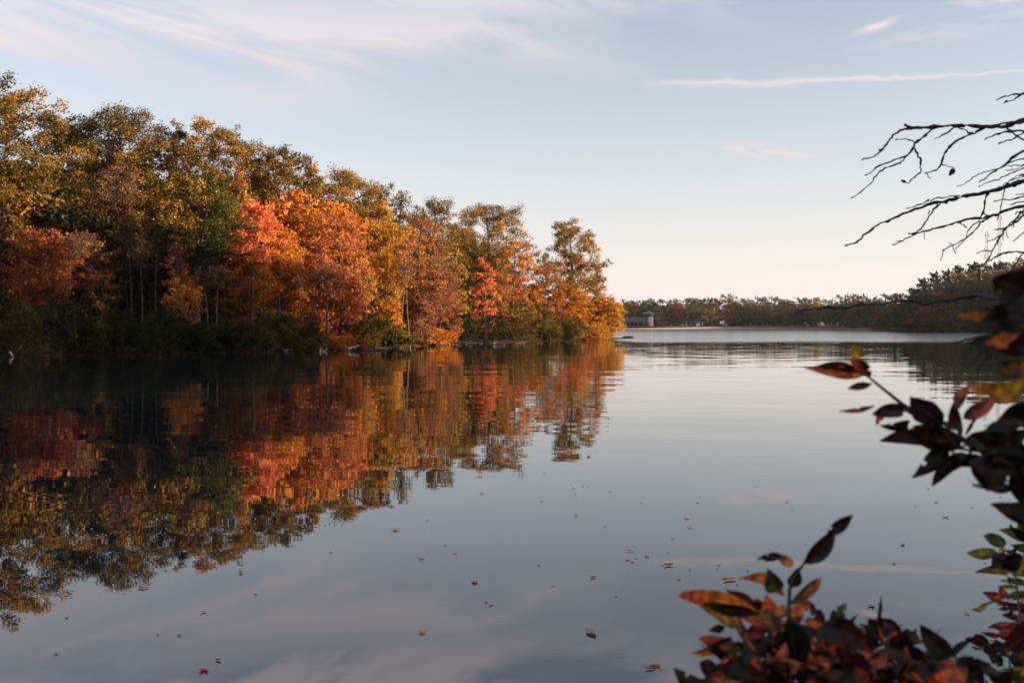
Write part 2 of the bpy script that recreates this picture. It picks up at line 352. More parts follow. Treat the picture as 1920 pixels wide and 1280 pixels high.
def gen_tree(seed, H, R, cb, kind='umb', cols=((.1, .08, .02),), nl=None, leaf=.16, dens=1.0, rc=None, tr=None, lean=(0, 0), flat=.62, gap=.0, twigs=0, rise=.35, Ry=None, stems=1, mixc=None):
    rng = np.random.default_rng(seed); wd = Wood(); cl = []
    Hc = H - cb; Ry = Ry or R
    rc = rc or max(.45, min(1.5, .22 * R + .38)); nl = nl or int(16 + Hc * 1.7)
    tr = tr or .013 * H + .03
    sway = .022 if H > 8 else .03
    def curve(z, ph=0.):
        f = max(z, 0) / H
        return np.array([lean[0] * f ** 1.3 + sway * H * math.sin(f * 5 + seed + ph) * f, lean[1] * f ** 1.3 + sway * .7 * H * math.cos(f * 4 + seed * 2 + ph) * f, z])
    lines = []
    def tpt(z, ph=0.):
        pl = lines[rng.integers(len(lines))] if len(lines) > 1 else lines[0]
        z = min(z, pl[-1][2]); return np.array([np.interp(z, pl[:, 2], pl[:, 0]), np.interp(z, pl[:, 2], pl[:, 1]), z])
    for st in range(stems):
        top = H * (.9 if stems == 1 else rng.uniform(.6, .9)); zz_ = np.linspace(-.5, top, 9)
        o_ = rng.normal(size=3) * (.35 if stems > 1 else 0); o_[2] = 0
        pp = np.array([curve(z, st * 2.1) + o_ * 3 * max(z, 0) / H for z in zz_]); lines.append(pp)
        rr = tr / (1 if stems == 1 else 1.5) * (1 - .82 * np.clip(zz_ / H, 0, 1)); rr[0] *= 1.35
        wd.tube(pp, rr, 7 if tr > .12 else 6)
    for i in range(nl):
        t = (i + rng.uniform(.1, .9)) / nl
        zt = cb + Hc * t
        az = i * 2.399 + rng.uniform(-.5, .5)
        r = prof(kind, t) * rng.uniform(.72, 1.05)
        if rng.random() < gap: r *= .45
        end = tpt(min(zt, H * .9)) * 1.0 + np.array([math.cos(az) * R * r, math.sin(az) * Ry * r, 0]); end[2] = zt - rc * .35
        L_ = math.hypot(R * r * math.cos(az), Ry * r * math.sin(az))
        z0 = max(cb * .55, zt - rc * .3 - L_ * rise - .1 * Hc * rng.random()); z0 = min(z0, H * .86)
        st_ = tpt(z0); mid = st_ * .5 + end * .5 + np.array([0, 0, L_ * .10]) + rng.normal(size=3) * L_ * .07
        q = np.array([st_, st_ * .72 + mid * .28 + rng.normal(size=3) * L_ * .02, mid, mid * .4 + end * .6 + rng.normal(size=3) * L_ * .04, end])
        lr = max(.02, tr * .42 * (1 - .7 * t)); wd.tube(q, [lr, lr * .8, lr * .6, lr * .42, lr * .15], 5, cap=False)
        cl.append((end, rc * rng.uniform(.75, 1.2)))
        for j in range(2 + int(L_ / rc)):
            s = rng.uniform(.35, 1.0); k_ = min(3, int(s * 4)); a_ = q[k_] + (q[k_ + 1] - q[k_]) * (s * 4 - k_)
            d = rng.normal(size=3); d[2] = abs(d[2]) * .6 + .1; d /= np.linalg.norm(d); ln = L_ * rng.uniform(.18, .4) + rc * .4
            e_ = a_ + d * ln
            wd.tube([a_, (a_ + e_) / 2 + rng.normal(size=3) * ln * .08, e_], [lr * .4, lr * .28, lr * .1], 4, cap=False)
            if rng.random() > gap: cl.append((e_, rc * rng.uniform(.55, 1.0)))
    cl.append((tpt(H * .93) + np.array([0, 0, .0]), rc * .8))
    for i in range(twigs):      # bare fine twigs reaching out of the crown
        t = rng.uniform(.2, 1); z = cb + Hc * t * .9; az = rng.uniform(0, 6.28); a_ = tpt(z * .93)
        L_ = R * prof(kind, t) * rng.uniform(.7, 1.2); e_ = a_ + np.array([math.cos(az) * L_, math.sin(az) * L_, L_ * rng.uniform(.5, 1.3)])
        wd.tube([a_, (a_ + e_) / 2 + rng.normal(size=3) * L_ * .06, e_], [.035, .022, .006], 3, cap=False)
    cen = []; out_ = []; key = []
    for (c, r) in cl:
        ns = max(4, int(7 * (r / rc) ** 2)); ck = rng.uniform(0, 1)
        sub = rng.normal(size=(ns, 3)); sub /= np.linalg.norm(sub, axis=1)[:, None]
        sub *= r * rng.uniform(.35, .95, (ns, 1)); sub[:, 2] *= flat
        m_ = max(3, int(dens * 5.4 * (r * r) / (leaf * leaf) / ns))
        for s_ in sub:
            g_ = rng.normal(size=(m_, 3)) * r * .24; g_[:, 2] *= .75
            cen.append(c + s_ + g_); o2 = g_ / (r * .24) * .4 + (s_ / r); out_.append(o2)
            key.append(np.full(m_, ck * .7 + rng.uniform(0, .3)))
    cen = np.concatenate(cen); out_ = np.concatenate(out_); key = np.concatenate(key)
    cen[:, 2] = np.maximum(cen[:, 2], .05)
    V, Fq = leafquads(rng, cen, out_, leaf)
    co = colours(rng, cols, key, len(cen))
    if mixc is not None:                      # a share of the leaf clumps has turned further than the rest
        alt = colours(rng, mixc, rng.uniform(0, 1, len(cen)), len(cen)); ph = rng.uniform(0, 6, 3); f_ = 2.2 / max(R, 1)
        q = np.sin(cen[:, 0] * f_ + ph[0]) + np.sin(cen[:, 1] * f_ + ph[1]) + np.sin(cen[:, 2] * f_ * 1.2 + ph[2]) + rng.normal(size=len(cen)) * .35
        co = np.where((q > 1.35)[:, None], alt, co)
    return wd, V, Fq, co

DEEP = ((.010, .013, .005), (.03, .03, .008), (.06, .045, .012))  # near-black greens, the inner shade of the wood put into leaf colour
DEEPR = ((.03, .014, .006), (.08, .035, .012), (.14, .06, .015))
OLIVE = ((.012, .013, .004), (.042, .036, .008), (.15, .095, .014), (.36, .17, .02))
GOLDOL = ((.05, .042, .009), (.17, .115, .017), (.33, .18, .022), (.42, .17, .02))
DKGREEN = ((.018, .026, .010), (.045, .05, .014), (.10, .08, .018))
GREEN = ((.018, .023, .007), (.07, .068, .012), (.20, .15, .02))
GOLD = ((.30, .13, .015), (.46, .22, .02), (.55, .30, .03))
ORANGE = ((.34, .085, .015), (.52, .17, .018), (.58, .26, .025))
ORBROWN = ((.18, .06, .012), (.42, .16, .02), (.50, .23, .03))
CORAL = ((.50, .10, .05), (.68, .18, .07), (.72, .27, .07))
RED = ((.12, .026, .016), (.32, .075, .03), (.42, .16, .03))  # dulled so the left maple carries its shade in the leaf colour
ORBROWN_SHADED = ((.06, .028, .010), (.15, .065, .014), (.32, .14, .02))  # orange brown darkened in colour to stand in for shade on the left wood
CRIM = ((.20, .04, .03), (.44, .11, .06), (.54, .20, .06), (.50, .24, .04))
MAROON = ((.12, .035, .024), (.28, .09, .05), (.40, .17, .04))
TWIGGY = ((.09, .04, .022), (.22, .095, .04), (.34, .16, .05))
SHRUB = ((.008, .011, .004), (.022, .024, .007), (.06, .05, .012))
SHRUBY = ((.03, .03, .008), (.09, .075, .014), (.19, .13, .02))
def shore_depth(px):
    for (a0, b0), (a1, b1) in zip(FRONT_PX[:-1], FRONT_PX[1:]):
        if a0 <= px <= a1:
            return wp(px, b0 + (b1 - b0) * (px - a0) / (a1 - a0))[1]
    return wp(1156, 636)[1]
def plant(name, label, cat, px, top, wpx, cbot, back_, kind, cols, trunk='trunk', group=None, bark=None, seed=None, base_shift=0, **k):
    d = shore_depth(px) + back_; x = Xat(px, d); z = G(x, d)
    bx = x + base_shift; z = G(bx, d)
    H = Zat(top, d) - z; R = wpx * d / F / 2; cb = max(.1, Zat(cbot, d) - z)
    cb = min(cb, H * .75)
    rc = k.get('rc') or max(.45, min(1.5, .22 * R + .38))
    wd, V, Fq, cl_ = gen_tree(seed or int(px * 7 + top * 3), H - rc * .35, max(.3, R - rc * .35), cb + rc * .4, kind, cols, lean=(-base_shift, 0), **k)
    t = thing(name, label, cat, (bx, d, z), group=group)
    obj(trunk, wd.mesh(trunk, bark or M_BARK), t)
    obj('crown' if cat == 'tree' else 'foliage', mesh_np('crown', V, Fq, M_LEAF, cl_), t)
    return t

OAKG = 'tall trees along the left shore'
# name, label, px, top, width, crown bottom, metres behind the shoreline, profile, colours, extras
def bough(t, lines, label=None):
    T_ = Vector(t.location); wd = Wood()
    rgb = np.random.default_rng(len(lines))
    for pts_, r0, r1 in lines:
        q = np.array([P(*p_) - T_ for p_ in pts_]); u = np.linspace(0, len(q) - 1, 14); q = np.stack([np.interp(u, range(len(q)), q[:, c]) for c in range(3)], 1)
        q[1:] += rgb.normal(size=(13, 3)) * .07; wd.tube(q, np.linspace(r0, r1, 14) * .75, 7)
    return obj('limb', wd.mesh('limb', M_OAKBARK), t)
TREES = [
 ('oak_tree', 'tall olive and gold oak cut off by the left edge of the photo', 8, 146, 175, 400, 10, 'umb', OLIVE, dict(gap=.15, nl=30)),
 ('oak_tree', 'dark green oak with thin golden top, second from the left edge', 128, 212, 150, 430, 22, 'umb', OLIVE, dict(gap=.1)),
 ('oak_tree', 'broad tall oak with highest rounded golden brown top left of the sky gap', 236, 197, 165, 430, 22, 'umb', OLIVE, dict(gap=.15)),
 ('oak_tree', 'narrow dark oak top just right of the sky gap', 332, 222, 84, 420, 24, 'umb', OLIVE, dict(gap=.3)),
 ('oak_tree', 'wide golden olive oak standing above the green oak', 408, 225, 130, 420, 20, 'umb', GOLDOL, dict(gap=.1)),
 ('oak_tree', 'yellow gold topped oak on the skyline behind the pink red maple', 478, 260, 90, 430, 20, 'umb', GOLDOL, dict()),
 ('oak_tree', 'dark olive oak with lumpy flat top right of the yellow gold oak', 540, 272, 105, 460, 18, 'umb', OLIVE, dict(gap=.1)),
 ('maple_tree', 'maple with pale coral tip peeking over the skyline', 592, 305, 60, 470, 22, 'egg', ORANGE, dict()),
 ('oak_tree', 'broad golden brown oak with dark forked limbs below its rounded top', 648, 312, 140, 540, 18, 'round', GOLDOL, dict(nl=34)),
 ('oak_tree', 'small olive crown right of the broad golden brown oak', 705, 335, 75, 500, 20, 'umb', OLIVE, dict(gap=.2)),
 ('oak_tree', 'thin olive treetop with ragged edge beside a notch in the skyline', 748, 350, 56, 500, 20, 'umb', OLIVE, dict(gap=.3, dens=.7)),
 ('oak_tree', 'open olive oak whose twin domes let the sky through', 812, 362, 108, 480, 14, 'umb', GOLDOL, dict(gap=.35, dens=.8)),
 ('oak_tree', 'umbrella shaped olive oak with wide airy crown near the point', 915, 378, 150, 500, 14, 'umb', GOLDOL, dict(gap=.3, dens=.8)),
 ('oak_tree', 'tall lone olive oak rising above the tip of the point', 1070, 408, 112, 560, 5, 'egg', GOLDOL, dict(gap=.12, nl=40, dens=1.1, rc=1.05, mixc=GREEN)),
 ('oak_tree', 'green oak in front of the wood with long dark level limbs', 368, 316, 180, 490, 5, 'round', GREEN, dict(nl=34, tr=.42, gap=.1)),
 ('maple_tree', 'bright pink red maple crown beside the green oak', 474, 372, 82, 470, 4, 'col', CORAL, dict(rc=.7, dens=1.1)),
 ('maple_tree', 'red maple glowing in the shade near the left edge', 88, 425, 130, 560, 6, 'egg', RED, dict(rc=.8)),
 ('maple_tree', 'tall crimson pink maple in the middle of the wood', 638, 388, 128, 560, 4.5, 'egg', CRIM, dict(rc=.8, twigs=20)),
 ('maple_tree', 'brilliant yellow orange maple leaning over the shore shrubs', 532, 425, 96, 600, 5, 'egg', ORANGE, dict(rc=.75, nl=36)),
 ('maple_tree', 'pinkish red small maple right beside the yellow orange maple', 590, 440, 62, 600, 5, 'col', CRIM, dict(rc=.6)),
 ('maple_tree', 'golden yellow crown filling the slope right of the crimson maple', 712, 372, 104, 560, 12, 'egg', GOLD, dict(rc=.9, nl=30)),
 ('maple_tree', 'amber tree with fine dark twigs showing through', 785, 400, 96, 570, 8, 'egg', ORBROWN, dict(rc=.7, dens=.8, twigs=40)),
 ('maple_tree', 'pinkish grey nearly bare tree under the airy twin oak', 826, 425, 62, 580, 9, 'egg', TWIGGY, dict(rc=.6, dens=.3, twigs=70, bark=M_TWIG_RED)),
 ('oak_tree', 'dark olive rounded tree behind the coral red maple', 872, 428, 96, 560, 10, 'round', OLIVE, dict()),
 ('maple_tree', 'narrow coral red maple like a flame near the point', 908, 482, 54, 615, 4, 'egg', CORAL, dict(rc=.55, dens=1.2, nl=26)),
 ('maple_tree', 'large soft orange maple between the coral maple and the lone oak', 962, 448, 112, 600, 7, 'egg', ORANGE, dict(rc=.8, nl=32, twigs=25)),
 ('maple_tree', 'orange maple with see through twigs left of the lone oak', 1022, 490, 62, 600, 6, 'egg', ORANGE, dict(rc=.6, dens=.8, twigs=30)),
 ('maple_tree', 'coral orange sapling with spiky upright twigs right of the lone oak', 1118, 494, 76, 615, 3, 'cone', ORANGE, dict(rc=.55, dens=1.0, twigs=24, nl=38, rise=.9)),
 ('maple_tree', 'glowing golden orange rounded tree at the very tip of the point', 1130, 556, 84, 636, 2, 'round', GOLD, dict(rc=.7, nl=44, dens=1.3)),
 ('maple_tree', 'orange understory maple in front of the lone oak', 1068, 525, 84, 625, 3, 'egg', ORANGE, dict(rc=.7, nl=36, dens=1.2)),
 ('maple_tree', 'small glowing orange tree at the foot of the green oak', 345, 500, 66, 600, 3.5, 'egg', ORBROWN, dict(rc=.6, dens=.8)),
 ('maple_tree', 'orange tree with sparse sunlit leaves right of the shaded red maple', 192, 440, 80, 560, 5, 'egg', ORBROWN_SHADED, dict(rc=.65, dens=.6, twigs=24)),
 ('maple_tree', 'dull maroon maple spreading over the water left of the coral maple', 812, 505, 110, 635, 3, 'egg', MAROON, dict(rc=.7, dens=.9, twigs=20)),
 ('maple_tree', 'orange gold maple between the crimson maple and the slender pale trunk', 722, 470, 62, 590, 6, 'egg', GOLD, dict(rc=.6)),
 ('maple_tree', 'low orange sapling hanging over the dark bank', 738, 588, 44, 645, 1.5, 'egg', ORANGE, dict(rc=.45)),
 ('maple_tree', 'small pink red maple just behind the pair of dark trunks', 650, 545, 66, 635, 3, 'egg', CRIM, dict(rc=.55)),
 ('maple_tree', 'rusty thicket tree below the pink red maple crown', 450, 470, 96, 610, 6, 'round', ORBROWN, dict(rc=.7, dens=.8, twigs=24)),
 ('maple_tree', 'brown olive tree above the dark bank below the long limbs', 415, 500, 86, 610, 8, 'round', TWIGGY, dict(rc=.7, dens=.6, twigs=40)),
 ('maple_tree', 'dusky orange brown tree in the shaded wood below the sky gap', 285, 350, 110, 520, 16, 'round', ORBROWN_SHADED, dict(rc=.9, dens=.7)),
 ('maple_tree', 'rust coloured tree in the shaded wood under the highest oak', 165, 350, 110, 520, 16, 'round', ORBROWN_SHADED, dict(rc=.9, dens=.7)),
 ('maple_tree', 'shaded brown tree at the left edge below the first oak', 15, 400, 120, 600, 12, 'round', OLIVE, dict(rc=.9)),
 ('maple_tree', 'rusty topped slim maple in front of the golden olive oak', 452, 305, 40, 420, 15, 'egg', ORBROWN, dict(rc=.5, dens=.6)),
 ('maple_tree', 'russet maple behind the soft orange maple and the coral flame', 935, 470, 80, 600, 14, 'egg', MAROON, dict(rc=.7)),
 ('maple_tree', 'plum coloured sapling by the slender pale trunk', 790, 570, 60, 630, 2, 'egg', MAROON, dict(rc=.5, dens=.8)),
 ('oak_tree', 'green yellow low crown between the crimson and golden trees', 690, 520, 74, 610, 8, 'round', SHRUBY, dict(rc=.7)),
]
for (nm_, lb, px, top, wpx, cbt, bk, kd, co, ex) in TREES:
    made = None
    ex.setdefault('mixc', {id(ORBROWN_SHADED): OLIVE, id(OLIVE): GOLDOL, id(GOLDOL): OLIVE, id(GREEN): GOLDOL, id(CORAL): CORAL, id(RED): ORBROWN_SHADED, id(CRIM): RED, id(ORANGE): GOLD, id(GOLD): ORANGE, id(ORBROWN): MAROON, id(MAROON): ORBROWN}.get(id(co), GOLD))
    made = plant(nm_, lb, 'tree', px, top, wpx * (1.15 if px != 368 else 1.0), cbt + (25 if px != 368 else 0), bk, kd, co, group=OAKG, **ex)
    if px == 368:
        d_ = made.location.y; bough(made, [([(366, 480, d_), (385, 478, d_ - 1.5), (410, 474, d_ - 2.5), (440, 474, d_ - 3), (472, 479, d_ - 3.2)], .26, .09), ([(366, 450, d_), (356, 432, d_ - 1), (345, 405, d_ - 1.8), (330, 385, d_ - 2.4)], .24, .1),
          ([(368, 455, d_), (380, 425, d_ - 1), (384, 400, d_ - 2), (398, 372, d_ - 2.6)], .22, .08), ([(356, 432, d_ - 1), (335, 428, d_ - 1.8), (318, 432, d_ - 2)], .14, .06)])
    if px == 1070:
        d_ = made.location.y; bough(made, [([(1060, 540, d_), (1072, 515, d_ - 1), (1090, 500, d_ - 1.6), (1112, 498, d_ - 2)], .2, .07)])
    if px == 648:
        d_ = made.location.y; bough(made, [([(644, 470, d_ - 3), (641, 410, d_ - 3), (650, 385, d_ - 3.4), (672, 372, d_ - 3.8), (688, 362, d_ - 4)], .18, .07), ([(641, 410, d_ - 3), (628, 385, d_ - 3.4), (616, 370, d_ - 3.6)], .12, .06)])
# slender, almost bare stems whose trunks show against the foliage
STEMS = [
 (612, 480, 70, 560, .8, .16, 0, CRIM, 'upright dark trunk of a crimson tree at the water edge'),
 (604, 500, 60, 560, 1.6, .15, -1.3, CRIM, 'dark trunk leaning right beside the upright crimson tree'),
 (766, 430, 70, 540, 1.2, .10, -.8, ORBROWN, 'slender pale trunk rising from the bank in front of the amber tree'),
 (408, 490, 60, 540, 2.5, .11, 0, TWIGGY, 'thin sunlit trunk in front of the brown olive tree'),
 (388, 500, 50, 540, 3, .08, 0, TWIGGY, 'very thin grey stem right of the green oak trunk'),
 (165, 430, 70, 470, 3, .11, -3.2, TWIGGY, 'bare trunk leaning right out of the dark shrubs near the left edge'),
 (210, 280, 70, 400, 14, .10, 0, TWIGGY, 'pale twiggy bare tree in front of the highest oak'),
 (240, 300, 46, 400, 14, .08, 0, TWIGGY, 'second pale bare tree just right of the first one under the highest oak'),
 (246, 400, 50, 440, 9, .14, 0, TWIGGY, 'sunlit trunk standing in the gap under the sky opening'),
 (294, 400, 50, 440, 9, .10, 0, TWIGGY, 'thin sunlit trunk right of the one in the gap'),
 (632, 500, 60, 560, 1.2, .06, -.8, CRIM, 'thin slanting sapling right of the dark crimson trunks'),
 (795, 560, 40, 590, .8, .05, .3, MAROON, 'short thin sapling at the water left of the dark shrubs'),
 (737, 560, 34, 600, .8, .05, -.3, ORANGE, 'crooked little sapling rising from the dark bank'),
 (1088, 480, 46, 520, 2, .09, -.6, CORAL, 'slim dark trunk leaning right beside the lone oak'),
 (1018, 470, 40, 520, 3, .08, -.3, TWIGGY, 'slim dark trunk left of the lone oak'),
 (990, 440, 60, 520, 8, .07, 0, TWIGGY, 'bare greyish twigs above the soft orange maple'),
 (500, 490, 46, 560, 1.5, .08, -.4, ORANGE, 'slim dark trunk at the water left of the yellow orange maple'),
 (560, 480, 46, 560, 2.0, .09, .3, CRIM, 'slim dark trunk between the orange maple and the crimson trunks'),
 (682, 500, 46, 560, 1.6, .08, .5, GOLD, 'slim trunk leaning left behind the white fallen log'),
 (752, 450, 46, 540, 1.6, .08, .9, ORBROWN, 'slender trunk crossing the pale trunk near the amber tree'),
 (848, 500, 46, 580, 2.0, .07, -.3, MAROON, 'thin trunk beside the dull maroon maple'),
 (948, 480, 46, 560, 2.5, .08, 0, ORANGE, 'thin trunk in front of the large soft orange maple'),
 (1052, 480, 40, 560, 2.0, .07, 0, ORANGE, 'thin trunk just left of the lone oak trunk'),
 (330, 450, 46, 520, 3.5, .08, .2, TWIGGY, 'thin pale trunk left of the green oak in the shade'),
 (270, 430, 46, 500, 5, .09, -.2, TWIGGY, 'pale trunk between the two sunlit trunks in the dark gap'),
 (525, 470, 50, 520, 3, .07, 0, ORANGE, 'thin straight stem in front of the yellow orange maple'),
]
for (px, top, wpx, cbt, bk, tr, sh, co, lb) in STEMS:
    plant('slender_tree', lb, 'tree', px, top, wpx, cbt, bk, 'egg', co, group='slender trees with bare trunks', bark=M_BARK_PALE if co in (TWIGGY, ORBROWN) else M_BARK,
          base_shift=sh, tr=tr, dens=.35, rc=.5, twigs=40, nl=14)
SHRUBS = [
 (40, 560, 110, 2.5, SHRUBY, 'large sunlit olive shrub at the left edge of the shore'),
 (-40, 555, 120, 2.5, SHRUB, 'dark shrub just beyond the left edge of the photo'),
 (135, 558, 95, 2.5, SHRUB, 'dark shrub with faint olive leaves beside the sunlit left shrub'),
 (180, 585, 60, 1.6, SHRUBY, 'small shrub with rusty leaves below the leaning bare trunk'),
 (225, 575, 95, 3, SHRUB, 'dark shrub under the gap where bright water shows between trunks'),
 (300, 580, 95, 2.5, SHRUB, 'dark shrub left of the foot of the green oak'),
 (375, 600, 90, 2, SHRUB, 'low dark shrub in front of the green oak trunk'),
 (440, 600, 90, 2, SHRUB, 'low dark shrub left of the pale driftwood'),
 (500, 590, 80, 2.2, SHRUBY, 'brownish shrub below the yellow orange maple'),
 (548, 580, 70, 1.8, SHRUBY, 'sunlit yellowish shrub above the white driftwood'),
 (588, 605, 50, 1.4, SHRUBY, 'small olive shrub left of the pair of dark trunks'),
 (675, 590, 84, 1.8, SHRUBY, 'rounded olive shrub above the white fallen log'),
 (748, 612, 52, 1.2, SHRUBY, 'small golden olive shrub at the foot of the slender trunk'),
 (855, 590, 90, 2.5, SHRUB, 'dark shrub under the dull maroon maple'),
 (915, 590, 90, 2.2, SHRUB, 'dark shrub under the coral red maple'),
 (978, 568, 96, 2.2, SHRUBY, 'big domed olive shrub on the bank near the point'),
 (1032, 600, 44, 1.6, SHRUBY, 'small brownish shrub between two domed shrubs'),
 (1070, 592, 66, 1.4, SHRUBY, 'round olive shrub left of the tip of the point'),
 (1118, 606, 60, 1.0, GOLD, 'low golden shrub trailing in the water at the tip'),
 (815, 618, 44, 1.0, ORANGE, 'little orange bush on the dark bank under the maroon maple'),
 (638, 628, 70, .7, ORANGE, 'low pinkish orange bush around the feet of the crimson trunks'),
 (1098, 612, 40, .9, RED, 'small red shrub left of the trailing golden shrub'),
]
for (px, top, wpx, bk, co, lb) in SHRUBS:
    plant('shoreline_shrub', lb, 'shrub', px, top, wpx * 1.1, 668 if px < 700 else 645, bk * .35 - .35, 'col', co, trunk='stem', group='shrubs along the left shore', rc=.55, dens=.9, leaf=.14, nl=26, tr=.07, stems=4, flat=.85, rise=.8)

# deeper in the wood: shared meshes, seen only as dark trunks and leaves between the others
rng = np.random.default_rng(5)
protos = []
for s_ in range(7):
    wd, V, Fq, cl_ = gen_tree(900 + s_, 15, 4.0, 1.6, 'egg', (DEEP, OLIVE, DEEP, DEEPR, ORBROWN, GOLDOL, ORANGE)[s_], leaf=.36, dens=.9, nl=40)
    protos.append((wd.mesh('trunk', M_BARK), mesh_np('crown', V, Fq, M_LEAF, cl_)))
cnt = 0; placed = []
for k_ in range(1500):
    x = rng.uniform(-110, 12); y = rng.uniform(70, 172)
    s_ = float(sdist(PEN, np.array([x]), np.array([y]))[0])
    px = 960 + x / y * F
    sh_ = shore_depth(min(max(px, -890), 1150))
    if s_ < 3 or y - sh_ < 9 or px > 1085 or px < -250 or cnt >= 110: continue
    if any(math.hypot(x - a_, y - b_) < 3.4 for a_, b_ in placed): continue
    tp = np.interp(px, [-250, 0, 240, 400, 540, 650, 760, 900, 1000, 1090], [300, 300, 285, 300, 330, 370, 420, 470, 520, 560])
    if 255 < px < 315: tp = 380
    if 195 < px < 250 and y - sh_ < 30: continue
    z = G(x, y); H = Zat(tp + rng.uniform(0, 110), y) - z
    if H < 4: continue
    placed.append((x, y))
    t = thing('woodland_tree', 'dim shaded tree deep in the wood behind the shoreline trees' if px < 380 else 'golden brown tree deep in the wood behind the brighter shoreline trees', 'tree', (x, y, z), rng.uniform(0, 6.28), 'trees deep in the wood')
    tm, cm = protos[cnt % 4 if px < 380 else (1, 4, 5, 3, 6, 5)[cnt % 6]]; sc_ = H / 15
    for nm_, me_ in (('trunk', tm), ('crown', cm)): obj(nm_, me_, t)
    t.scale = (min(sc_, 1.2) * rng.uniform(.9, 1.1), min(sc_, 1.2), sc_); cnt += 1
print('woodland', cnt)

# ============================================================ far shore
FP = []
for s_, (kd, R_, cb_, fl) in enumerate((('round', 5, 2.5, .7), ('umb', 5.5, 4, .6), ('egg', 4, 2, .8), ('cone', 4.2, 1.5, .45), ('round', 4.2, 1, .8))):
    wd, V, Fq, cl_ = gen_tree(700 + s_, 14, R_, cb_, kd, ((.62, .62, .62), (1, 1, 1), (1.35, 1.25, 1.1)), leaf=.62, dens=.8, nl=22, flat=fl)
    FP.append((wd.mesh('trunk', M_BARK), mesh_np('crown', V, Fq, M_LEAF, cl_)))
fcol = dict(olive=(.10, .078, .020), dark=(.028, .034, .016), green=(.060, .060, .018), orange=(.30, .12, .025), rust=(.16, .06, .024), red=(.38, .07, .04),
            brown=(.12, .065, .028), gold=(.19, .115, .024), pine=(.012, .020, .012))
def far_tree(px, top, wpx, depth, kind, col, label, group='trees on the far shore', name=None):
    x = Xat(px, depth); z = G(x, depth); H = max(4, Zat(top, depth) - z); tm, cm = FP[kind]
    t = thing(name or ('pine_tree' if kind == 3 else 'distant_tree'), label, 'tree', (x, depth, z - .2), (px * 1.7) % 6.28, group)
    R_ = (5, 5.5, 4, 4.2, 4.2)[kind] + .8; s_ = 1.22 * wpx * depth / F / 2 / R_
    t.scale = (s_, s_, (H + .2) / 14.6)
    obj('trunk', tm, t); c_ = obj('crown', cm, t); c_.color = (*fcol[col], 1)
    return t
def ordw(n_): return ('first', 'second', 'third', 'fourth', 'fifth', 'sixth', 'seventh', 'eighth', 'ninth', 'tenth', 'eleventh', 'twelfth', 'thirteenth', 'fourteenth', 'fifteenth', 'sixteenth', 'seventeenth', 'eighteenth', 'nineteenth', 'twentieth')[n_]
# front row: px, top, width, kind, colour ; sits on the strip behind the beach
FRONTROW = [(1166, 582, 34, 2, 'gold'), (1240, 583, 30, 4, 'orange'), (1247, 573, 34, 0, 'green'), (1268, 566, 34, 2, 'rust'), (1285, 570, 30, 0, 'brown'), (1305, 570, 32, 1, 'olive'), (1330, 576, 30, 4, 'gold'), (1347, 584, 34, 4, 'olive'),
            (1368, 578, 32, 2, 'rust'), (1374, 590, 22, 4, 'red'), (1396, 572, 34, 0, 'dark'), (1420, 570, 38, 0, 'green'), (1444, 568, 36, 1, 'olive'), (1470, 574, 34, 4, 'brown'),
            (1494, 578, 36, 0, 'dark'), (1520, 576, 36, 0, 'dark'), (1548, 574, 36, 1, 'green'), (1574, 570, 36, 0, 'dark'), (1600, 576, 38, 4, 'brown'), (1626, 574, 40, 1, 'dark'), (1650, 580, 40, 4, 'rust'), (1674, 574, 44, 0, 'dark')]
BACKROW = [(1176, 563, 34, 1, 'green'), (1196, 562, 40, 0, 'olive'), (1216, 558, 38, 0, 'green'), (1238, 560, 40, 1, 'olive'), (1264, 559, 36, 0, 'green'), (1290, 557, 34, 2, 'olive'), (1306, 557, 30, 2, 'orange'), (1326, 557, 40, 1, 'dark'),
           (1366, 549, 38, 0, 'olive'), (1346, 558, 34, 2, 'brown'), (1398, 558, 34, 2, 'rust'), (1424, 554, 40, 0, 'green'), (1450, 554, 38, 0, 'olive'), (1472, 559, 34, 2, 'orange'), (1505, 556, 38, 1, 'green'), (1530, 556, 32, 2, 'gold'), (1555, 559, 34, 0, 'olive'),
           (1584, 550, 40, 0, 'brown'), (1610, 549, 38, 1, 'orange'), (1636, 554, 40, 0, 'gold'), (1664, 549, 40, 0, 'gold'), (1690, 548, 44, 2, 'rust')]
word = dict(olive='olive', dark='dark green', green='green', orange='orange', rust='rust red', red='bright red', brown='brown', gold='golden', pine='dark')
special = {(1166, 582): 'golden tree glowing behind the long blue roof on the far shore', (1374, 590): 'small bright red tree low on the far shore right of the small blue house',
           (1268, 566): 'tall rust red tree left of the small blue house', (1366, 549): 'tallest dome shaped tree on the far shore skyline', (1240, 583): 'low orange tree just right of the stone tower'}
def labelrow(row, what):
    cntc = {}
    for (px, top, wpx, kd, co) in sorted(row): cntc.setdefault(co, []).append((px, top))
    for (px, top, wpx, kd, co) in sorted(row):
        if (px, top) in special: yield (px, top, wpx, kd, co, special[(px, top)]); continue
        i_ = cntc[co].index((px, top))
        yield (px, top, wpx, kd, co, f"{ordw(i_)} {word[co]} tree from the left {what}")
for r in labelrow(FRONTROW, 'in the far shore front row'):
    px = r[0]; dd = np.interp(px, [1160, 1500, 1600, 1700], [492, 478, 410, 345]); far_tree(*r[:3], dd + (px * 3 % 7), r[3], r[4], r[5], 'trees in the front row on the far shore')
for r in labelrow(BACKROW, 'on the far shore skyline'):
    px = r[0]; dd = np.interp(px, [1160, 1500, 1600, 1700], [515, 505, 440, 372]); far_tree(*r[:3], dd + (px * 3 % 9), r[3], r[4], r[5], 'trees in the back row on the far shore')
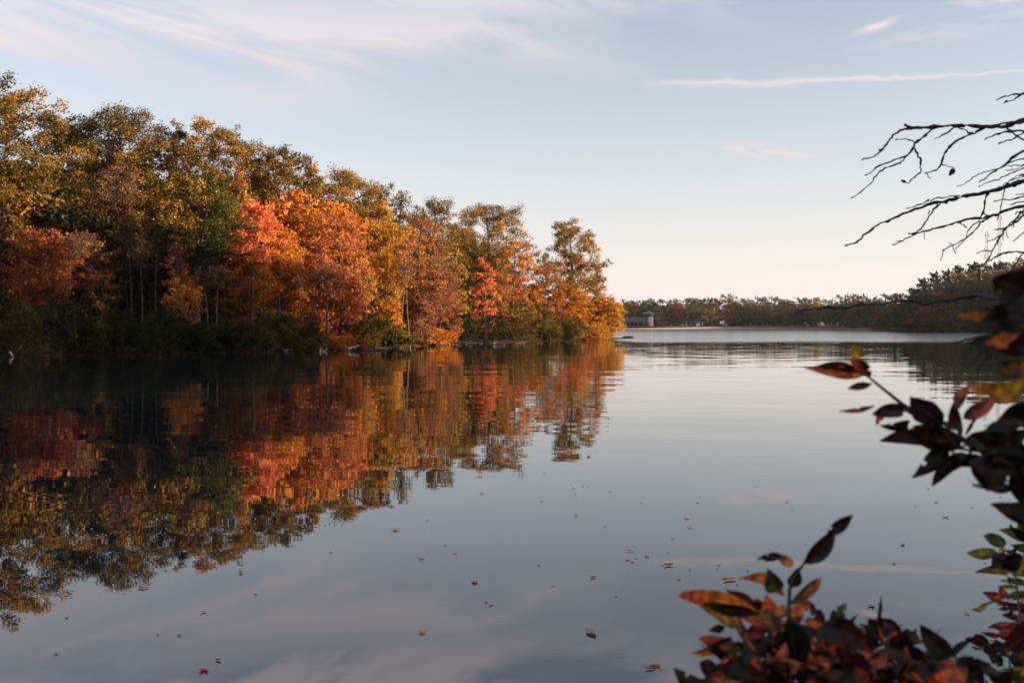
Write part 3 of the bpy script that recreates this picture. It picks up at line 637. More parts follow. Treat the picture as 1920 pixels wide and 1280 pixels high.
# wood behind the far shore that reads as one mass
def mass(name, label, pts, seed, cols, leaf=.8):
    rg = np.random.default_rng(seed); cen = []; out_ = []; key = []; wd = Wood()
    for (x, y, z0, H, R_) in pts:
        k_ = rg.uniform(); n_ = 750
        v = rg.normal(size=(n_, 3)); v /= np.linalg.norm(v, axis=1)[:, None]; r_ = rg.uniform(.6, 1.05, (n_, 1))
        c = v * r_ * np.array([R_, R_, H * .48]) + np.array([x, y, z0 + H * .48]); cen.append(c); out_.append(v); key.append(np.full(n_, k_))
    cen = np.concatenate(cen); V, Fq = leafquads(rg, cen, np.concatenate(out_), leaf, .5)
    o = obj(name, mesh_np(name, V, Fq, M_LEAF, colours(rg, cols, np.concatenate(key), len(cen)))); tag(o, label, 'woodland'); o['kind'] = 'stuff'; return o
rg = np.random.default_rng(31); pts = []
for i in range(150):
    px = rg.uniform(700, 1720); d = rg.uniform(505, 560) if px < 1500 else np.interp(px, [1500, 1600, 1720], [505, 455, 385]) + rg.uniform(0, 60)
    x = Xat(px, d); z = G(x, d); H = Zat(565 + rg.uniform(-4, 12), d) - z; pts.append((x, d, z, H, 5))
mass('far_woodland', 'dim continuous wood filling in behind the far shore trees', pts, 4, ((.04, .04, .015), (.10, .08, .02), (.18, .09, .03)), 1.0)

# wooded hill at the right
HILLT = [ # px, top, width, depth, kind, colour, label
 (1712, 534, 46, 330, 3, 'pine', 'lowest dark pine at the left foot of the right hill'),
 (1730, 516, 44, 345, 3, 'pine', 'dark pine with layered boughs at the steep left edge of the right hill'),
 (1752, 504, 46, 350, 3, 'pine', 'dark pine on the left shoulder of the right hill'),
 (1774, 500, 44, 362, 3, 'pine', 'dark pine next up the shoulder of the right hill'),
 (1797, 490, 44, 368, 3, 'pine', 'spiky dark pine just left of the radio masts'),
 (1822, 487, 46, 372, 3, 'pine', 'dark pine with two tufted tops left of the radio masts'),
 (1850, 490, 50, 378, 1, 'dark', 'dark crown at the foot of the left radio mast'),
 (1876, 486, 52, 380, 3, 'pine', 'dark pine at the foot of the right radio mast'),
 (1905, 488, 54, 372, 0, 'brown', 'brownish crown on the hilltop at the right edge'),
 (1935, 480, 60, 365, 0, 'rust', 'rusty crown cut by the right edge on the hilltop'),
 (1800, 505, 62, 352, 1, 'gold', 'golden lit oak crown high on the right hill'),
 (1848, 502, 62, 350, 1, 'gold', 'golden oak crown below the left radio mast'),
 (1900, 505, 60, 345, 1, 'olive', 'olive oak crown below the hilltop at the right edge'),
 (1760, 520, 60, 335, 0, 'dark', 'dark rounded crown in the middle of the right hill, left side'),
 (1720, 550, 56, 318, 0, 'dark', 'dark crown low at the left foot of the right hill'),
 (1810, 525, 64, 332, 0, 'dark', 'broad dark crown in the middle of the right hill'),
 (1864, 525, 64, 322, 4, 'green', 'green shaded crown on the right hill near the foreground leaves'),
 (1915, 530, 64, 312, 0, 'dark', 'dark crown on the right hill behind the blurred leaves'),
 (1775, 545, 60, 316, 4, 'rust', 'dull rust crown in the shaded lower slope'),
 (1735, 572, 54, 306, 4, 'rust', 'low brown red tree above the large shore boulder'),
 (1700, 575, 46, 312, 0, 'dark', 'low dark tree where the hill meets the far shore'),
 (1822, 560, 60, 304, 0, 'dark', 'low dark tree above the row of pale boulders'),
 (1785, 580, 52, 296, 4, 'brown', 'low brown tree on the shaded shore of the hill'),
 (1870, 565, 62, 294, 0, 'pine', 'low dark tree behind the bent bare twig at right'),
 (1920, 570, 64, 286, 0, 'pine', 'low dark tree at the right edge behind the blurred leaves'),
 (1845, 588, 46, 284, 4, 'dark', 'shore bush dark beneath the hill at right'),
 (1760, 598, 50, 300, 4, 'dark', 'shore bush behind the row of pale boulders'),
 (1700, 600, 44, 316, 4, 'dark', 'shore bush behind the large boulder'),
 (1660, 600, 44, 338, 4, 'dark', 'shore bush left of the large boulder'),
 (1900, 590, 60, 270, 4, 'dark', 'shore bush at the right edge under the hill')]
for r in HILLT: far_tree(r[0], r[1], r[2] * 1.15, r[3], r[4], r[5], r[6], 'trees on the right hill')
pts = []
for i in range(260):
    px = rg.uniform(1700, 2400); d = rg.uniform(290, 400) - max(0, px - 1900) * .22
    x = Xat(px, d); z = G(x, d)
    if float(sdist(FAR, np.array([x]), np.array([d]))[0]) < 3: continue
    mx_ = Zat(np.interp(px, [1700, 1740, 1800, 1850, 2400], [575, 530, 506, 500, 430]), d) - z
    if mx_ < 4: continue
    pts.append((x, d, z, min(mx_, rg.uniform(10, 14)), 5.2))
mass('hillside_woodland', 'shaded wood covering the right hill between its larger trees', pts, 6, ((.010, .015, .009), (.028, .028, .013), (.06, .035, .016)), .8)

# near right bank, out of the frame: the trees whose shade falls across the lake on the left wood and on the foreground shrubs
k_ = 0
BANK = [(78, 22, 21), (84, 30, 22), (76, 34, 20), (90, 37, 22), (82, 42, 21), (96, 45, 22), (88, 50, 21), (100, 53, 21), (94, 58, 19), (106, 62, 20), (72, 28, 19), (100, 32, 22), (110, 44, 22), (116, 54, 22), (88, 16, 21), (98, 22, 22),
        (40, -10, 15), (38, -3, 13), (46, -8, 15), (44, -14, 16), (52, -12, 17), (50, -4, 16), (60, -14, 18), (58, -8, 18)]
for (x, y, H) in BANK:
    if x < 100 and 14 < y < 46: H += 4
    z = G(x, y); t = thing('bank_tree', f'tree on the near right bank outside the photo, number {k_ + 1} from the water', 'tree', (x, y, z), x, 'trees on the near right bank')
    tm, cm = FP[(0, 1, 2)[k_ % 3]]; t.scale = (1.15, 1.15, H / 14.6); obj('trunk', tm, t); c_ = obj('crown', cm, t); c_.color = (*fcol['olive'], 1); k_ += 1

# ============================================================ shore details
def boulder(name, label, px, py_base, wpx, hpx, depth, seed, mat=None, group=None, sink=.3):
    rg = np.random.default_rng(seed); x = Xat(px, depth); R_ = wpx * depth / F / 2; H = hpx * depth / F
    z = max(0, G(x, depth)); nu, nv = 18, 10; V = []; Fq = []
    ph = rg.uniform(0, 6, 8)
    for j in range(nv + 1):
        th = math.pi * j / nv
        for i_ in range(nu):
            a_ = 2 * math.pi * i_ / nu
            k = 1 + .10 * math.sin(2 * a_ + ph[0]) + .08 * math.sin(3 * a_ + ph[1] + th * 2) + .06 * math.sin(5 * a_ + 4 * th + ph[2])
            V.append((R_ * k * math.sin(th) * math.cos(a_), R_ * .7 * k * math.sin(th) * math.sin(a_), H * (math.cos(th) * (1 + .12 * math.sin(a_ * 2 + ph[3])))))
    for j in range(nv):
        for i_ in range(nu):
            a_ = j * nu + i_; b_ = j * nu + (i_ + 1) % nu; Fq.append((a_, a_ + nu, b_ + nu, b_))
    o = obj(name, mesh_np(name, V, Fq, mat or M_ROCK, smooth=True), loc=(x, depth, z - H * .1)); return tag(o, label, 'rock', group)
GB = 'boulders on the right shore'
boulder('shore_boulder', 'largest pale boulder at the water edge under the hill, leftmost of the boulders', 1706, 621, 34, 8, 322, 1, group=GB)
boulder('shore_boulder', 'low boulder just right of the largest one on the shaded shore', 1738, 620, 20, 5, 312, 2, group=GB)
boulder('shore_boulder', 'wide pale boulder in the middle of the shaded shore row', 1758, 620, 26, 6, 305, 3, group=GB)
boulder('shore_boulder', 'rounded pale boulder touching the wide one on its right', 1777, 620, 18, 7, 304, 4, group=GB)
boulder('shore_boulder', 'rightmost small grey boulder of the shaded shore row', 1796, 620, 16, 6, 298, 5, group=GB)
boulder('lake_rock', 'low black rock poking out of the lake right of the point', 1178, 634, 26, 4.5, 165, 6, M_MUD)
boulder('bank_rock', 'dark rock at the foot of the bank below the white log', 690, 656, 22, 4, 86.5, 7, M_MUD, 'dark rocks along the left bank')
boulder('bank_rock', 'dark rock at the water left of the short sapling', 715, 655, 26, 4, 87.5, 8, M_MUD, 'dark rocks along the left bank')
boulder('bank_rock', 'small dark rock below the crooked little sapling', 743, 653, 14, 3.5, 92, 9, M_MUD, 'dark rocks along the left bank')

def sticks(name, label, cat, lines, mat, group=None):
    """lines: lists of (px, py, depth) with radius in metres"""
    p0 = P(*lines[0][0][0]); wd = Wood()
    for pts_, r_ in lines:
        q = np.array([P(*p_) - p0 for p_ in pts_]); wd.tube(q, np.linspace(r_, r_ * .45, len(q)), 7)
    o = obj(name, wd.mesh(name, mat), loc=p0); return tag(o, label, cat, group)
GD = 'driftwood along the left bank'
sticks('driftwood', 'white arched driftwood branch at the dark water edge, left one of two', 'driftwood', [([(503, 661, 83.5), (504, 657, 83.8), (507, 654.5, 84), (511, 655.5, 84), (513, 658, 83.5)], .09)], M_DRIFT, GD)
sticks('driftwood', 'white forked driftwood branch at the dark water edge, right one of two', 'driftwood', [([(531, 655, 85), (535, 657, 84.5), (539, 656, 84.6), (544, 655.5, 85), (548, 657, 84)], .09), ([(535, 657, 84.5), (536, 660.5, 84)], .06)], M_DRIFT, GD)
sticks('fallen_log', 'pale fallen log sloping from the bank into the water beside the crimson trunks', 'log', [([(651, 655, 86), (661, 651.5, 86.8), (673, 647.5, 88)], .13), ([(661, 651.5, 86.8), (669, 653, 86)], .06)], M_DRIFT, GD)
sticks('driftwood', 'pale stump leaning at the foot of the leftmost shrub', 'driftwood', [([(19, 660, 71), (22, 665, 70.5), (25, 669, 70)], .08)], M_DRIFT, GD)
sticks('driftwood', 'small white piece of wood floating near the left edge of the lake', 'driftwood', [([(22, 683, 60), (27, 681, 60), (30, 683, 60)], .07)], M_DRIFT, GD)
sticks('driftwood', 'thin pale stick standing in the dark water left of the white branches', 'driftwood', [([(477, 661, 83.5), (478, 650, 84)], .04), ([(463, 661, 83), (468, 656, 83.5)], .04)], M_DRIFT, GD)
sticks('driftwood', 'short pale stub upright at the water below the olive shrub', 'driftwood', [([(600, 660, 84.5), (601, 652, 85)], .09), ([(606, 659, 85), (614, 653, 85.5)], .07)], M_DRIFT, GD)
sticks('driftwood', 'thin pale branch lying flat under the domed shrub near the point', 'driftwood', [([(925, 644, 113), (936, 643, 113), (947, 644.5, 112)], .07)], M_DRIFT, GD)
GF = 'fallen branches trailing from the left bank'
for (px, py, ln, up, lb_) in ((330, 664, 16, 7, 'dark fallen branch trailing into the water below the green oak'), (418, 661, -14, 8, 'dark fallen branch in the shade left of the thin pale stick'),
    (560, 658.5, 14, 6, 'dark fallen branch just right of the white driftwood'), (630, 656.5, -12, 7, 'dark fallen branch at the feet of the crimson trunks'), (775, 651, 15, 9, 'brown fallen branch dipping in by the slender pale trunk'),
    (870, 644.5, -14, 6, 'dark fallen branch under the maroon maple'), (1010, 640.5, 12, 5, 'dark fallen branch between the domed shrubs near the point'), (110, 667, 16, 8, 'dark fallen branch right of the leftmost shrub')):
    d_ = shore_depth(px); sticks('fallen_branch', lb_, 'branch', [([(px - ln, py - up, d_ + 1), (px - ln * .4, py - up * .55, d_ + .3), (px, py - up * .2, d_ - .4), (px + ln * .7, py + 1.5, d_ - 1.2)], .07), ([(px, py - up * .2, d_ - .4), (px + ln * .3, py - up * .9, d_ - .6)], .04), ([(px - ln * .4, py - up * .55, d_ + .3), (px - ln * .1, py + 1, d_ - .6)], .04)], M_BARK, GF)
sticks('bare_twigs', 'thin bare twigs dipping into the lake at the very tip of the point', 'twigs', [([(1150, 622, 151), (1160, 627, 150), (1164, 635.5, 150)], .03), ([(1150, 628, 151), (1157, 631, 150), (1160, 636, 150)], .03), ([(1146, 631, 151), (1152, 636, 150)], .03)], M_TWIG)

# ============================================================ far buildings
def part(name, parent, boxes, mat):
    V, Fq = [], []
    for b in boxes: box(V, Fq, *b)
    return obj(name, mesh_np(name, V, Fq, mat), parent)
M_SLATE = simple('blue_slate', (.030, .052, .075), (.055, .085, .115), 3, .8)
M_STONE = simple('grey_stone', (.035, .04, .05), (.09, .09, .10), 1.6, .9, .02)
M_DARKIN = simple('opening_shade_black', (.006, .006, .008), (.012, .012, .014), 2, .6)  # near-black fill, unlit interiors put into the colour
M_BLUEW = simple('blue_clapboard', (.035, .07, .11), (.055, .10, .15), 2, .8, stretch=(1, 1, 12))
M_TRIM = simple('pale_trim', (.12, .14, .17), (.20, .22, .25), 3, .8)
M_WALL = simple('dark_retaining_stone', (.05, .05, .05), (.12, .11, .10), 1.2, .9)
def prism(V, Fq, x0, x1, y0, y1, z0, z1, ridge='x', inset=0.0):
    b = len(V)
    if ridge == 'x': ym = (y0 + y1) / 2; top = [(x0 + inset, ym, z1), (x1 - inset, ym, z1)]
    else: xm = (x0 + x1) / 2; top = [(xm, y0 + inset, z1), (xm, y1 - inset, z1)]
    V += [(x0, y0, z0), (x1, y0, z0), (x1, y1, z0), (x0, y1, z0)] + top
    if ridge == 'x': Fq += [(b, b + 1, b + 5, b + 4), (b + 2, b + 3, b + 4, b + 5), (b, b + 4, b + 3, b + 3), (b + 1, b + 2, b + 5, b + 5), (b, b + 3, b + 2, b + 1)]
    else: Fq += [(b, b + 1, b + 4, b + 4), (b + 1, b + 2, b + 5, b + 4), (b + 2, b + 3, b + 5, b + 5), (b + 3, b, b + 4, b + 5), (b, b + 3, b + 2, b + 1)]
def poly_obj(name, parent, V, Fq, mat):
    me = bpy.data.meshes.new(name); me.from_pydata([tuple(v) for v in V], [], [tuple(dict.fromkeys(f)) for f in Fq]); me.materials.append(mat); return obj(name, me, parent)
D1 = 486; bx = Xat(1197, D1); bz = G(bx, D1)
bh = thing('boathouse', 'long stone lake pavilion with blue slate roof and square lookout tower at its right end', 'building', (bx, D1, bz), math.radians(-20))
part('wall', bh, [(-7.5, 2.2, 1.0, 6.5, -.5, 2.5)], M_STONE)
part('column', bh, [(-6.4, -6.0, -.9, -.5, -.5, 2.45)], M_STONE)
for q in (-4.3, -2.2, -.1): part('column', bh, [(q - .2, q + .2, -.9, -.5, -.5, 2.45)], M_STONE)
part('opening', bh, [(-5.7, -4.7, .93, 1.2, 0, 2.1)], M_DARKIN); part('opening', bh, [(-3.9, -2.6, .93, 1.2, 0, 2.1)], M_DARKIN); part('opening', bh, [(-1.8, -.6, .93, 1.2, 0, 2.1)], M_DARKIN)  # black panels on the wall, painted as the shade inside openings
V, Fq = [], []; prism(V, Fq, -8.2, 2.3, -1.4, 7.2, 2.46, 5.0, 'x', .7); poly_obj('roof', bh, V, Fq, M_SLATE)
tw = part('tower', bh, [(2.4, 6.6, -1.0, 3.4, -.5, 4.9), (2.4, 6.6, -1.0, 3.4, 5.0, 5.15), (2.4, 2.75, -1.0, -.65, 4.9, 6.4), (6.25, 6.6, -1.0, -.65, 4.9, 6.4), (2.4, 2.75, 3.05, 3.4, 4.9, 6.4), (6.25, 6.6, 3.05, 3.4, 4.9, 6.4)], M_STONE)
part('window', tw, [(3.5, 5.2, -1.03, -.8, 1.0, 2.4)], M_DARKIN)
part('window', tw, [(3.9, 4.8, -1.03, -.8, 3.4, 4.3)], M_DARKIN)
part('opening', tw, [(2.8, 6.2, -.6, 3.0, 5.16, 6.38)], M_DARKIN)  # solid black block standing in for shade under the lookout roof
V = [(1.9, -1.5, 6.4), (7.1, -1.5, 6.4), (7.1, 3.9, 6.4), (1.9, 3.9, 6.4), (4.5, 1.2, 8.1)]; poly_obj('roof', tw, V, [(0, 1, 4), (1, 2, 4), (2, 3, 4), (3, 0, 4), (0, 3, 2, 1)], M_SLATE)
D2 = 484; hx = Xat(1306, D2); hb = thing('small_house', 'small dark blue house with gabled front and pale windows on the far shore', 'building', (hx, D2, G(hx, D2)), math.radians(-10))
V, Fq = [], []; box(V, Fq, -3.6, 3.6, 0, 6, -.5, 2.3); poly_obj('wall', hb, V, Fq, M_BLUEW)
V, Fq = [], []; prism(V, Fq, -4.2, 4.2, -.5, 6.5, 2.303, 3.6, 'x', 1.6); prism(V, Fq, -1.9, 1.9, -1.0, 4, 2.31, 4.3, 'y', 0); poly_obj('roof', hb, V, Fq, M_SLATE)
part('wall', hb, [(-1.5, 1.5, -.7, -.003, -.5, 2.3)], M_BLUEW)
dr = part('door', hb, [(-.45, .45, -.74, -.703, 0, 1.95)], M_TRIM)
for q in (-2.7, 2.6): part('window', hb, [(q - .45, q + .45, -.05, -.003, .8, 1.8)], M_TRIM)
wl = thing('retaining_wall', 'low dark stone wall running along the top of the far beach', 'wall', (Xat(1260, 478), 478, G(Xat(1260, 478), 478)))
part('wall', wl, [(-26, 40, 0, .5, -.6, .55)], M_WALL); part('coping', wl, [(-26.1, 40.1, -.08, .58, .553, .65)], M_STONE)

# radio masts on the hill
def mast(label, px, top, depth, wd_m):
    x = Xat(px, depth); z = G(x, depth); H = Zat(top, depth) - z
    t = thing('radio_mast', label, 'mast', (x, depth, z), .5, 'radio masts on the hill'); W = Wood(); B = Wood(); n_ = int(H / 1.6); cs = [(math.cos(a_) * wd_m, math.sin(a_) * wd_m) for a_ in (0, 2.094, 4.189)]
    for c in cs: W.tube([(c[0], c[1], -1), (c[0] * .8, c[1] * .8, H)], [.075, .06], 4)
    for k in range(n_):
        z0, z1 = k * 1.6, (k + 1) * 1.6
        for i_ in range(3):
            a_, b_ = cs[i_], cs[(i_ + 1) % 3]; f0 = 1 - .2 * z0 / H; f1 = 1 - .2 * z1 / H
            B.tube([(a_[0] * f0, a_[1] * f0, z0), (b_[0] * f1, b_[1] * f1, z1)], [.04, .04], 3); B.tube([(a_[0] * f0, a_[1] * f0, z0), (b_[0] * f0, b_[1] * f0, z0)], [.04, .04], 3)
    obj('mast_legs', W.mesh('mast_legs', M_MAST), t); obj('lattice', B.mesh('lattice', M_MAST), t)
    for k, (zz_, r_) in enumerate(((.62, .9), (.72, .8), (.93, .5))):
        A = Wood(); A.tube([(-r_ - .5, 0, H * zz_), (r_ + .5, 0, H * zz_)], [.05, .05], 4)
        for q in (-1, 1): A.tube([(q * (r_ + .5), 0, H * zz_ - .8), (q * (r_ + .5), 0, H * zz_ + .8)], [.13, .13], 6)
        obj('antenna', A.mesh('antenna', M_MAST), t)
M_MAST = simple('galvanised_steel', (.16, .14, .15), (.26, .22, .22), 2, .6)
mast('shorter lattice radio mast on the hill, seen between bare twigs', 1849, 432, 425, .55)
mast('taller lattice radio mast on the hill, right of the shorter one', 1873, 397, 432, .6)

# person on the beach
def person(label, px, depth, col):
    x = Xat(px, depth); z = G(x, depth); me = bpy.data.meshes.new('person')
    J = [(0, 0, .95), (0, 0, 1.2), (0, 0, 1.42), (0, 0, 1.54), (0, 0, 1.68), (.19, 0, 1.40), (.24, .03, 1.12), (.23, -.04, .86), (-.19, 0, 1.40), (-.25, .0, 1.13), (-.22, -.10, .90),
         (.10, 0, .88), (.11, -.02, .48), (.12, .03, .07), (.12, -.12, .03), (-.10, 0, .88), (-.12, .04, .48), (-.13, .08, .07), (-.13, -.07, .03)]
    E = [(0, 1), (1, 2), (2, 3), (3, 4), (2, 5), (5, 6), (6, 7), (2, 8), (8, 9), (9, 10), (0, 11), (11, 12), (12, 13), (13, 14), (0, 15), (15, 16), (16, 17), (17, 18)]
    Rr = [.15, .16, .15, .065, .10, .075, .05, .035, .075, .05, .035, .095, .065, .045, .04, .095, .065, .045, .04]
    me.from_pydata(J, E, []); me.materials.append(simple('clothes', col, tuple(c * 1.6 for c in col), 8)); o = obj('person', me, loc=(x, depth, z))
    m = o.modifiers.new('Skin', 'SKIN'); sv = me.skin_vertices[0].data if me.skin_vertices else None
    if sv is None:
        bm_layer = None
    else:
        for i_, r_ in enumerate(Rr): sv[i_].radius = (r_, r_)
        sv[0].use_root = True
    s2 = o.modifiers.new('Sub', 'SUBSURF'); s2.levels = 1; s2.render_levels = 1
    return tag(o, label, 'person')

def ensure_skin(me, Rr):
    import bmesh
    bm = bmesh.new(); bm.from_mesh(me); ly = bm.verts.layers.skin.verify(); bm.verts.ensure_lookup_table()
    for i_, r_ in enumerate(Rr): bm.verts[i_][ly].radius = (r_, r_); bm.verts[i_][ly].use_root = i_ == 0
    bm.to_mesh(me); bm.free()
pr = person('tiny distant figure in dark clothes standing on the far beach by the water', 1275, 474, (.02, .02, .025))
ensure_skin(pr.data, [.15, .16, .15, .065, .10, .075, .05, .035, .075, .05, .035, .095, .065, .045, .04, .095, .065, .045, .04])

# ============================================================ leaves floating on the lake
def maple_leaf(seed):
    rg = np.random.default_rng(seed); V = [(0, 0, .004)]; tips = [(0, 1.0), (52, .86), (104, .62), (-52, .86), (-104, .62)]
    ang = []
    for a0, l in sorted(tips):
        ang += [(a0 - 15, l * .55), (a0 - 7, l * .72), (a0, l), (a0 + 7, l * .72), (a0 + 15, l * .55)]
        ang += [(a0 + 26, .34)]
    ang = ang[:-1] + [(150, .22), (180, .08), (-150, .22)]
    cu = rg.uniform(-.25, .45); tw = rg.uniform(-.2, .2)
    for a0, l in sorted(ang):
        r = math.radians(a0); x, y = math.sin(r) * l * .5, math.cos(r) * l * .5
        V.append((x, y, .012 + cu * (x * x * 1.3 + max(0, y) ** 2 * .8) + tw * x * y + (.10 * rg.random() if l > .8 else 0)))
    n_ = len(V) - 1
    Fq = [(0, 1 + i_, 1 + (i_ + 1) % n_) for i_ in range(n_)]
    V += [(0, -.02, .01), (.02, -.02, .02), (.10, -.45, .03), (.08, -.45, .02)]; b = n_ + 1
    Fq += [(b, b + 1, b + 2), (b, b + 2, b + 3)]
    return mesh_np('floating_leaf', np.array(V), Fq, M_LEAF, np.tile([[1., 1., 1.]], (len(Fq), 1)) * rg.uniform(.75, 1.2, (len(Fq), 1)))
def oval_leaf(seed):
    rg = np.random.default_rng(seed); V = []; Fq = []; cu = rg.uniform(.1, .6)
    for i_ in range(7):
        s_ = i_ / 6; w_ = .24 * math.sin(math.pi * min(1, s_ * .96 + .02)) ** .8
        for j in (-1, 0, 1): V.append((j * w_, s_ - .5, .012 + cu * (s_ - .5) ** 2 + abs(j) * w_ * .3))
    for i_ in range(6):
        for j in range(2): a_ = i_ * 3 + j; Fq.append((a_, a_ + 1, a_ + 4, a_ + 3))
    return mesh_np('floating_leaf', V, Fq, M_LEAF, np.ones((len(Fq), 3)))
FLM = [maple_leaf(i_) for i_ in range(6)] + [oval_leaf(i_) for i_ in range(3)]
lc = {'r': ((.62, .03, .035), 'bright red'), 'c': ((.38, .04, .035), 'crimson'), 'b': ((.20, .08, .055), 'brown'), 't': ((.36, .20, .11), 'tan'), 'p': ((.48, .28, .24), 'pale pink'),
      'o': ((.50, .14, .03), 'orange'), 'd': ((.10, .045, .04), 'dark')}
FL = """912,1128c;921,1133p;1108,1186t+;1230,1248b+;1218,1254b;1112,1082c;1035,1099p;1080,967c;1288,973r+;1293,988p;1180,1033c;1188,1035d;1192,1046p;1215,1044r+;1177,1050b;1185,1054c;1243,1060r;1253,1060c+;1294,1069d;
1274,1086o;1252,1035d;1349,1059b;1345,1067d;1403,1070b;1358,1084o;1368,1087o+;1381,1096d;1143,922c;1075,916t;1080,925t;1092,911d;1103,911d;1015,940d;1201,942t;1307,942t;1477,941c;1485,957d;1417,912d;1020,888t;1167,876d;
1263,867d;1261,1010t;1135,987d;739,994r+;800,977b;836,1022p;853,1038c;790,1049b;891,1092r;887,1090p;793,1188t+;409,1238b;384,1256r+;107,1226c;382,1147t;125,1157p;89,1124d;480,1114b;451,1074b;620,1036b;903,925t;
398,991r;310,1069t;264,1103b;274,1102t;201,1034t;262,878p;334,880t;269,904t;66,892t;47,898t;456,923t;495,967t;24,1134t;349,1042o;114,977t;297,1190d;335,1191d;1589,908d;1741,916d;1755,942b;1717,950d;1821,951o;1772,969b+;
1693,1021b;1675,1057c;1634,1136c+;1853,0x;1813,1150o;1875,932b;1895,938o;1846,1055p;1693,1171p;560,1004d;610,985d;640,985d;1155,1118d;1010,1060d"""
rows = []
for tok in FL.replace(chr(10), '').split(';'):
    big = tok.endswith('+'); tok = tok.rstrip('+'); px, rest = tok.split(','); c = rest[-1]; py = int(rest[:-1])
    if c == 'x': continue
    rows.append((int(px), py, c, big))
def zone(px, py):
    edge_y = np.interp(px, [0, 150, 470, 580, 760, 980, 1160], [1170, 1105, 1060, 1010, 920, 880, 760])
    if px < 960 and py < edge_y: return 'on the dark tree reflection'
    if px < 700: return 'on the cloud reflection at lower left'
    if px < 1000: return 'on open water right of the tree reflection'
    if px < 1160: return 'on open water in the middle'
    if px < 1420: return 'on open water left of the foreground leaves' if py > 1020 else 'on paler water below the far shore'
    return 'on water between the foreground shrubs'
zc = {}
for r in sorted(rows): zc.setdefault((r[2], zone(r[0], r[1]), r[3]), []).append(r)
rg = np.random.default_rng(77)
for kk, r in enumerate(sorted(rows)):
    px, py, c, big = r; key = (c, zone(px, py), big); i_ = zc[key].index(r); p_ = P(px, py, 10); t_ = EYE / (EYE - p_.z)
    cn = 'large ' + lc[c][1] if big else 'small ' + lc[c][1]
    lab = f"{cn} leaf floating {key[1]}" + (f", {ordw(i_)} from left" if len(zc[key]) > 1 else '')
    o = obj('floating_leaf', FLM[rg.integers(len(FLM))], loc=(p_.x * t_, 10 * t_, .004)); tag(o, lab, 'leaf', 'fallen leaves floating on the lake')
    s_ = (.125 if big else .05 if c == 'd' else .07) * rg.uniform(.85, 1.15); o.scale = (s_, s_, s_); o.rotation_euler = (rg.uniform(-.1, .1), rg.uniform(-.1, .1), rg.uniform(0, 6.28)); o.color = (*[min(.9, v * 1.6) for v in lc[c][0]], 1)

